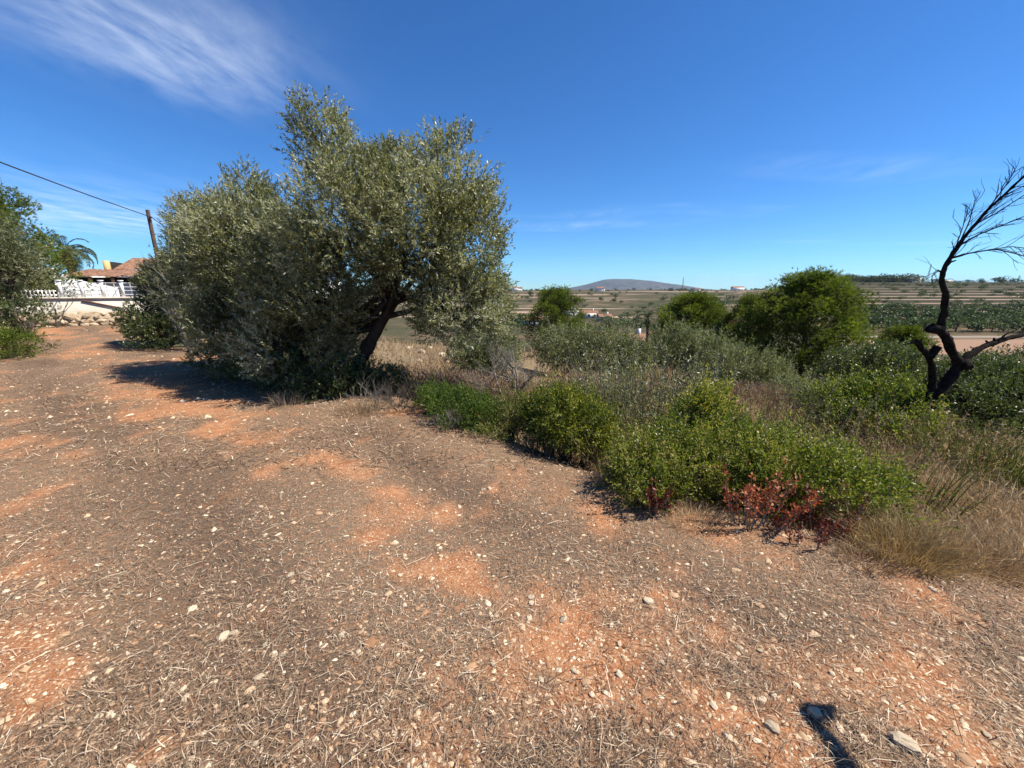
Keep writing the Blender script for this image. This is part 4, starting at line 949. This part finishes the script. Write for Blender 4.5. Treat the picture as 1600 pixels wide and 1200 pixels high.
def tuft(label, px, py, n, h, mat, spread=.10, lean=.55, w=.003):
    g = ground_at(px, py); a = rng.uniform(0, 2 * np.pi, n); q = np.sqrt(rng.random(n)) * spread
    P = np.stack([np.cos(a) * q, np.sin(a) * q, np.full(n, -.015)], 1); D = np.stack([np.cos(a), np.sin(a), np.zeros(n)], 1) * (lean * q / spread)[:, None] + np.array([0, 0, 1]) + rng.normal(size=(n, 3)) * .2
    mb = MB(); blades(mb, P, D, h * rng.uniform(.5, 1.1, n), w, np.clip(rng.normal(.5, .22, n), 0, 1), .8)
    o = mb.build('grass_tuft', mat); o.location = [float(v) for v in g]; return tag(o, label, 'grass tuft')
tuft('golden dry grass tuft at the right of the red sprigs', 1400, 868, 1500, .34, M['gold'], .20, .8)
tuft('small golden tuft of grass left of the larger golden one', 1345, 842, 500, .22, M['gold'], .12, .7)
tuft('straw-coloured tuft on the path edge at the right', 1330, 955, 500, .13, M['dry'], .13, 1.0)
tuft('pale green spiky tuft below the orange-red sprigs', 1200, 812, 60, .25, M['fennel'], .05, 1.5, .005)
tuft('dry yellow grass growing through the right end of the mastic bush', 1390, 800, 700, .48, M['gold'], .22, .5)
tuft('tall thin dry grass right of the mastic bush', 1450, 800, 900, .55, M['dry'], .30, .5)
tuft('dry grass standing at the left end of the mastic bush', 985, 735, 500, .42, M['gold'], .16, .5)
tuft('pale dry grass poking out of the middle of the mastic bush', 1095, 745, 260, .55, M['dry'], .2, .3)
tuft('grey-brown tuft on the slope at the far right edge', 1560, 880, 1300, .34, M['drypink'], .28, .7)
tuft('dense dry tuft between the golden tuft and the right edge', 1480, 880, 1300, .36, M['dry'], .26, .7)
tuft('low dry grass at the shaded front of the wide mastic bush', 1080, 812, 500, .16, M['dry'], .2, .8)
tuft('thin dry grass at the left front of the wide mastic bush', 955, 755, 350, .18, M['dry'], .14, .7)
tuft('dry grass tuft right of the yellowing bush', 965, 700, 600, .32, M['gold'], .16, .5)
tuft('dry grass tuft beside the grey bare shrub', 790, 672, 400, .38, M['gold'], .14, .5)
tuft('dry tuft at the path edge below the bushy olive', 345, 588, 300, .3, M['dry'], .2, .5, .006)
tuft('dry tuft at the edge of the olive shade', 450, 632, 160, .28, M['dry'], .2, .5, .004)
tuft('dry tuft at the path edge left of the purple-grey weeds', 560, 645, 420, .26, M['dry'], .25, .6, .004)

def straw():
    mb = MB()
    for n, y0, y1, L, W in ((112000, .45, 3.2, .037, .0021), (76000, 3.2, 13, .070, .0050), (14000, 13, 24, .16, .011)):
        x, y = wedge(n, y0, y1, 1.6, .85); d = edge_d(x, y)
        s = soil_mask(x, y); band = fbm2((x * .775 - y * .632) * .5, d * 1.1, 1.0, 91, 3)
        keep = rng.random(n) < (1 - .80 * s) * sstep(1.3, .2, d) * np.clip(.10 + 1.5 * band * fbm2(x, y, 2.6, 97, 3) * 2 - .15, .05, 1.2); x, y, d, band = x[keep], y[keep], d[keep], band[keep]; m = len(x)
        P = np.stack([x, y, terrain(x, y) + rng.uniform(.001, .014, m)], 1)
        D = rng.normal(size=(m, 3)); D[:, 2] = np.abs(D[:, 2]) * .24 + .01
        up = rng.random(m) < .05; D[up, 2] += rng.uniform(.3, 1.2, up.sum())
        flat = unit(np.cross(unit(D), np.array([0, 0, 1.0])) + rng.normal(size=(m, 3)) * .15)
        tone = np.clip(rng.normal(.46, .27, m) + (band - .5) * -.8 + (rng.random(m) < .05) * .4, 0, 1)
        blades(mb, P, D, L * rng.lognormal(0, .5, m), W * rng.uniform(.6, 1.5, m), tone, .55, flat)
    # longer pale stalks and dark twigs lying about
    x, y = wedge(1100, .5, 6, 1.6, .9); d = edge_d(x, y); k = d < .4; x, y = x[k], y[k]; m = len(x)
    P = np.stack([x, y, terrain(x, y) + .012], 1); D = rng.normal(size=(m, 3)); D[:, 2] = .02 + np.abs(D[:, 2]) * .1
    blades(mb, P, D, rng.uniform(.08, .20, m), .0022, np.where(rng.random(m) < .5, rng.uniform(.85, 1, m), rng.uniform(0, .15, m)), .5)
    tag(mb.build('straw_litter', M['straw']), 'grey-brown chopped straw littering the path', 'straw', kind='stuff')
straw()

def pebbles():
    mb = MB(); an0 = np.arange(6) * np.pi / 3
    base = np.vstack([np.stack([np.cos(an0), np.sin(an0), -.5 + .35 * np.array([1, 0, 1, 0, 1, 0])], 1), [[.15, .1, .9]]])
    F = np.array([[k, (k + 1) % 6, 6] for k in range(6)])
    for n, y0, y1, s0 in ((54000, .45, 4, .0036), (22000, 4, 15, .0068)):
        x, y = wedge(n, y0, y1, 1.6, .85); d = edge_d(x, y); s = soil_mask(x, y)
        k = (rng.random(n) < .42 + .52 * s) & (d < .5); x, y = x[k], y[k]; m = len(x)
        size = s0 * rng.lognormal(0, .55, m); an = rng.uniform(0, 6.28, m)
        B = base[None] * (1 + rng.normal(size=(m, 7, 1)) * .2) * (size[:, None, None] * np.stack([rng.uniform(.9, 1.7, m), rng.uniform(.7, 1.1, m), rng.uniform(.4, .8, m)], 1)[:, None])
        c, sn = np.cos(an)[:, None], np.sin(an)[:, None]
        V = np.stack([B[..., 0] * c - B[..., 1] * sn + x[:, None], B[..., 0] * sn + B[..., 1] * c + y[:, None], B[..., 2] + (terrain(x, y) + size * .35)[:, None]], -1)
        mb.add(V.reshape(-1, 3), (np.arange(m)[:, None, None] * 7 + F[None]).reshape(-1, 3), np.repeat(rng.random(m), 6))
    mat = foliage('pebble', [(0, (.24, .12, .06)), (.35, (.38, .23, .13)), (.7, (.52, .37, .23)), (1, (.68, .55, .39))], .0, .9, .15)
    tag(mb.build('gravel', mat), 'tiny cream and orange pebbles strewn over the path', 'gravel', kind='stuff')
pebbles()

def stone(px, py, w, label, group=None, hgt=.5, rz=None, k=None):
    g = ground_at(px, py, .4); r = w * math.hypot(g[1], CAM_Z) / F_PX * .52
    o = link('stone', ROCKP[rng.integers(8) if k is None else k]); o.location = (g[0], g[1], g[2] + r * hgt * .32); o.scale = (r, r * rng.uniform(.6, .9), r * hgt)
    o.rotation_euler = (rng.normal() * .15, rng.normal() * .15, rng.uniform(0, 3.1) if rz is None else rz); return tag(o, label, 'stone', group)
stone(1412, 1166, 30, 'largest pale stone, in the bottom right corner beside the shadow', hgt=.55, rz=-.6)
stone(1273, 1117, 16, 'round grey stone at the tip of the shadow in the bottom right', hgt=.8)
stone(350, 996, 18, 'left of a touching pair of flat pale stones at the lower left'); stone(366, 992, 13, 'right of a touching pair of flat pale stones at the lower left')
stone(405, 1062, 16, 'rounded ochre stone on bare orange earth at the lower left'); stone(455, 902, 15, 'flat cream stone left of the middle of the path')
stone(285, 1080, 12, 'upper of two close cream stones at the bottom left'); stone(291, 1092, 12, 'lower of two close cream stones at the bottom left')
stone(673, 832, 10, 'small white stone in the middle of the path'); stone(1013, 941, 17, 'flat cream stone below the wide mastic bush')
stone(880, 970, 15, 'cream stone on orange earth right of the middle bottom'); stone(898, 1050, 13, 'ochre stone low on the orange wheel track')
stone(1205, 1140, 20, 'long cream stone on the orange earth left of the shadow', rz=2.2)
for px, py, w in [(968, 1056, 12), (845, 1065, 10), (955, 980, 9), (967, 1008, 9), (925, 1088, 9), (1082, 1003, 10), (1113, 968, 10), (1155, 1015, 10), (1188, 1018, 9), (1065, 1005, 8), (1028, 908, 9), (938, 898, 9), (1115, 1105, 12), (1137, 1155, 12), (1190, 1098, 13), (1210, 1088, 10), (632, 948, 9), (625, 900, 8), (534, 993, 10), (533, 1190, 9), (664, 1196, 9), (640, 1198, 9), (747, 947, 8), (830, 935, 11), (830, 943, 11), (827, 968, 10), (415, 838, 8), (408, 793, 8), (755, 767, 9), (718, 793, 8), (765, 765, 9), (852, 803, 7), (845, 740, 8), (595, 855, 8), (415, 1010, 8), (268, 1072, 9), (155, 1120, 10), (172, 1119, 10), (237, 848, 8), (232, 838, 7), (185, 1013, 8), (217, 932, 7), (100, 833, 8), (60, 995, 7), (400, 1165, 11), (430, 1026, 9), (443, 1024, 9), (468, 1165, 10), (445, 928, 8), (418, 878, 7), (1300, 1055, 9), (1430, 1012, 8), (1395, 975, 9), (1455, 920, 10), (1460, 925, 9), (1540, 1150, 9), (300, 1190, 9), (700, 1110, 9), (560, 1020, 8), (770, 1040, 8)]:
    stone(px, py, w, 'small cream pebble lying loose on the path, %s' % (('far left', 'left of the middle', 'in the middle', 'right of the middle', 'at the right')[int(px / 321)] + ', ' + ('near the bushes', 'halfway down the path', 'in the near foreground')[int(np.clip((py - 700) / 160, 0, 2))]), 'loose pebbles on the path')
for px, py, w in [(660, 552, 16), (690, 556, 14), (715, 560, 16), (640, 545, 12), (700, 568, 12), (735, 566, 12), (672, 545, 10), (655, 565, 10), (710, 575, 9)]:
    stone(px, py, w, 'pale boulder of the tumbled terrace seen under the big olive', 'boulders of the tumbled terrace', hgt=.6)
for px, py, w in [(5, 500, 10), (20, 508, 12), (12, 515, 10), (32, 520, 10), (40, 512, 9), (25, 497, 9), (50, 524, 7), (0, 522, 9)]:
    stone(px, py, w, 'pale boulder on the stony bank at the left edge', 'boulders on the left bank', hgt=.7)
stone(352, 562, 7, 'white stone in the weeds at the foot of the bushy olive', hgt=.8); stone(535, 533, 5, 'small white stone glimpsed under the leaning olive', hgt=.8)

def side_cover():
    """the same straw and dry grass carried on past the frame on both sides"""
    mb = MB(); n = 22000; y = rng.uniform(-2.5, 9, n); x = rng.choice([-1, 1], n) * (1.5 * np.maximum(y, 0) + rng.uniform(.6, 7.0, n)); d = edge_d(x, y); k = (d < .3) & (rng.random(n) > soil_mask(x, y) * .8); x, y = x[k], y[k]; m = len(x)
    D = rng.normal(size=(m, 3)); D[:, 2] = np.abs(D[:, 2]) * .2; flat = unit(np.cross(unit(D), np.array([0, 0, 1.0])) + rng.normal(size=(m, 3)) * .15)
    P = np.stack([x, y, terrain(x, y) + .006], 1); blades(mb, P, D, .08 * rng.lognormal(0, .5, m), .006, np.clip(rng.normal(.45, .25, m), 0, 1), .5, flat)
    tag(mb.build('straw_litter', M['straw']), 'sparser chopped straw at both sides of the path', 'straw', kind='stuff')
    mb = MB(); n = 18000; y = rng.uniform(-2, 14, n); x = 1.5 * np.maximum(y, 0) + rng.uniform(.3, 8, n); d = edge_d(x, y); k = (d > .3) & (fbm2(x, y, .5, 71, 3) > .36); x, y = x[k], y[k]; m = len(x)
    P = np.stack([x, y, terrain(x, y) - .01], 1); D = np.array([0, 0, 1.0]) + rng.normal(size=(m, 3)) * .38
    blades(mb, P, D, rng.uniform(.2, .55, m), .012, np.clip(rng.normal(.45, .25, m), 0, 1), .9)
    tag(mb.build('dry_grass', M['dry']), 'dry grass on the slope right of the dead tree', 'grass', kind='stuff')
side_cover()

# a taller reddish seed grass in drifts
def seed_grass():
    mb = MB()
    for px, py, Yg, rx, ry, n in ((935, 600, 8.0, 1.3, .8, 2600), (1210, 625, 8.6, 1.3, .7, 1800), (720, 600, 7.4, 1.3, .9, 2600), (1010, 620, 7.2, .8, .5, 900), (860, 615, 6.3, .6, .5, 900)):
        c = at(px, py, Yg); x = c[0] + rng.normal(size=n) * rx * .6; y = Yg + rng.normal(size=n) * ry * .6; k = edge_d(x, y) > .3; x, y = x[k], y[k]; m = len(x)
        P = np.stack([x, y, terrain(x, y) - .01], 1); D = np.array([0, 0, 1.0]) + rng.normal(size=(m, 3)) * .16; hh = rng.uniform(.3, .62, m)
        blades(mb, P, D, hh, .0035 + .0006 * y, np.clip(rng.normal(.45, .2, m), 0, 1), .4)
        for q in range(2):
            leaves(mb, P + unit(D) * (hh * rng.uniform(.72, .95, m))[:, None], D + rng.normal(size=(m, 3)) * .35, .07, .008 + .0008 * y, np.clip(rng.normal(.6, .2, m), 0, 1))
    tag(mb.build('seed_grass', M['drypink']), 'taller reddish-brown seeding grass in drifts on the lower slope', 'grass', kind='stuff')
seed_grass()

# ------------------------------------------------------------------ the person whose shadow falls into the bottom right corner
def skin_mesh(name, nodes, edges, mat, sub=2):
    me = bpy.data.meshes.new(name); me.from_pydata([n[0] for n in nodes], edges, []); ob = bpy.data.objects.new(name, me); COL.objects.link(ob)
    md = ob.modifiers.new('skin', 'SKIN'); md.use_smooth_shade = True
    for i, n in enumerate(nodes):
        s = me.skin_vertices[0].data[i]; s.radius = (n[1], n[2] if len(n) > 2 else n[1]); s.use_root = (i == 0)
    sb = ob.modifiers.new('sub', 'SUBSURF'); sb.levels = sub; sb.render_levels = sub
    dg = bpy.context.evaluated_depsgraph_get(); out = bpy.data.meshes.new_from_object(ob.evaluated_get(dg)); out.name = name
    bpy.data.objects.remove(ob); out.materials.clear(); out.materials.append(mat); return out

def person():
    X, Yp = 2.23, .45
    z0 = gz(X, Yp); root = thing('person', 'person holding up a phone just right of the frame, casting the bottom right shadow', 'person', (X, Yp, z0))
    skin = solid('skin', (.50, .31, .22), .6, .3, .1, 20); shirt = solid('blue_cotton', (.10, .16, .26), .9, .1, .2, 30); jeans = solid('dark_denim', (.045, .055, .09), .9, .1, .3, 40); hairm = solid('dark_hair', (.035, .024, .018), .7, .3, .4, 40); shoe = solid('brown_shoe', (.09, .055, .035), .7, .2, .2, 20)
    N, E = [], []
    def add(p, r, to=None, r2=None):
        N.append((p, r, r2 if r2 else r)); i = len(N) - 1
        if to is not None: E.append((to, i))
        return i
    pel = add((0, 0, .96), .085); sp = add((0, .01, 1.15), .08, pel); ch = add((0, 0, 1.34), .09, sp); nk = add((0, .0, 1.47), .052, ch); hd = add((0, .015, 1.56), .075, nk, .085); tp = add((0, .0, 1.66), .07, hd, .085)
    add((0, .105, 1.565), .016, hd)                                  # nose
    for q in (-1, 1):
        add((q * .085, .0, 1.57), .016, hd)                          # ear
        hp = add((q * .09, 0, .88), .065, pel); kn = add((q * .10, .02, .49), .045, hp); an = add((q * .10, -.01, .09), .036, kn); add((q * .11, .15, .035), .034, an)
        sh = add((q * .17, -.01, 1.38), .058, ch)
        # one hand raised with the phone, the other arm hanging
        el, wr, pm = ((q * .21, .24, 1.22), (q * .075, .47, 1.33), (q * .062, .54, 1.365)) if q < 0 else ((.225, -.02, 1.10), (.235, .06, .86), (.235, .08, .78))
        e_ = add(el, .042, sh); w_ = add(wr, .028, e_); p_ = add(pm, .030, w_, .020); fx = np.array(pm)
        for dx, dz, L in ((.010, .030, .060), (.006, .012, .068), (.004, -.006, .064), (.002, -.022, .050)):
            if q < 0: c3 = [(-.062 - dx, .565, 1.365 + dz), (-.046, .565 + L * .35, 1.365 + dz * 1.2), (-.022, .565 + L * .30, 1.368 + dz * 1.25)]
            else: c3 = [tuple(fx + (0, dz, -.03)), tuple(fx + (-.006, dz * 1.1, -.03 - L * .45)), tuple(fx + (-.022, dz * 1.1, -.03 - L * .8))]
            a = add(c3[0], .0095, p_); b = add(c3[1], .0085, a); add(c3[2], .0075, b)
        if q < 0: c3 = [(-.040, .52, 1.392), (-.026, .535, 1.405), (-.010, .545, 1.400)]
        else: c3 = [tuple(fx + (-.015, .03, .02)), tuple(fx + (-.022, .045, -.01)), tuple(fx + (-.024, .048, -.035))]
        a = add(c3[0], .011, p_); b = add(c3[1], .0095, a); add(c3[2], .008, b)
    link('body', skin_mesh('body', N, E, skin), root)
    N, E = [], []
    hem = add((0, 0, .80), .165); pel = add((0, 0, .92), .165, hem); sp = add((0, .01, 1.14), .15, pel); ch = add((0, 0, 1.34), .155, sp); add((0, 0, 1.45), .075, ch)
    for q in (-1, 1):
        sh = add((q * .17, -.01, 1.385), .085, ch); add((q * .21, .20, 1.25) if q < 0 else (.222, -.02, 1.14), .068, sh)
    link('shirt', skin_mesh('shirt', N, E, shirt), root)
    N, E = [], []
    wst = add((0, 0, 1.06), .135); pel = add((0, 0, .93), .15, wst)
    for q in (-1, 1):
        hp = add((q * .085, 0, .78), .092, pel); kn = add((q * .10, .02, .49), .082, hp); add((q * .10, -.01, .07), .074, kn)
    link('trousers', skin_mesh('trousers', N, E, jeans), root)
    for q in (-1, 1):
        N, E = [], []; a = add((q * .10, -.05, .045), .046, None); b = add((q * .105, .06, .042), .05, a); add((q * .11, .17, .036), .040, b); link('shoe', skin_mesh('shoe', N, E, shoe), root)
    N, E = [], []; a = add((0, -.015, 1.675), .086, None, .098); b = add((0, -.045, 1.60), .084, a, .075); add((0, -.055, 1.53), .062, b, .05); link('hair', skin_mesh('hair', N, E, hairm), root)
    ph = thing('phone', 'dark phone held up in one hand just right of the frame', 'phone', (X - .012, Yp + .575, z0 + 1.30), .9)
    m = MB(); box(m, (-.037, -.004, 0), (.037, .004, .148)); m.build('case', M['wire'], ph); m = MB(); box(m, (-.034, -.006, .004), (.034, -.0042, .144)); m.build('screen', solid('phone_glass', (.02, .025, .03), .1, .5), ph)
    m = MB(); tube(m, [(.022, .004, .13), (.022, .007, .13)], .008, 10); m.build('lens', M['dark'], ph)
person()

# ------------------------------------------------------------------ the air over the valley
def haze():
    m = bpy.data.materials.new('haze_air'); m.use_nodes = True; nt = m.node_tree; nt.nodes.clear()
    out = nt.nodes.new('ShaderNodeOutputMaterial'); v = nt.nodes.new('ShaderNodeVolumePrincipled')
    v.inputs['Color'].default_value = (.58, .79, 1.0, 1); v.inputs['Density'].default_value = 0.00005; v.inputs['Anisotropy'].default_value = 0.2
    nt.links.new(v.outputs[0], out.inputs['Volume'])
    b = MB(); box(b, (-23500, -420, -130), (23500, 9300, 230)); o = b.build('haze', m)
    tag(o, 'thin bluish haze over the far valley', 'haze', kind='stuff')
haze()
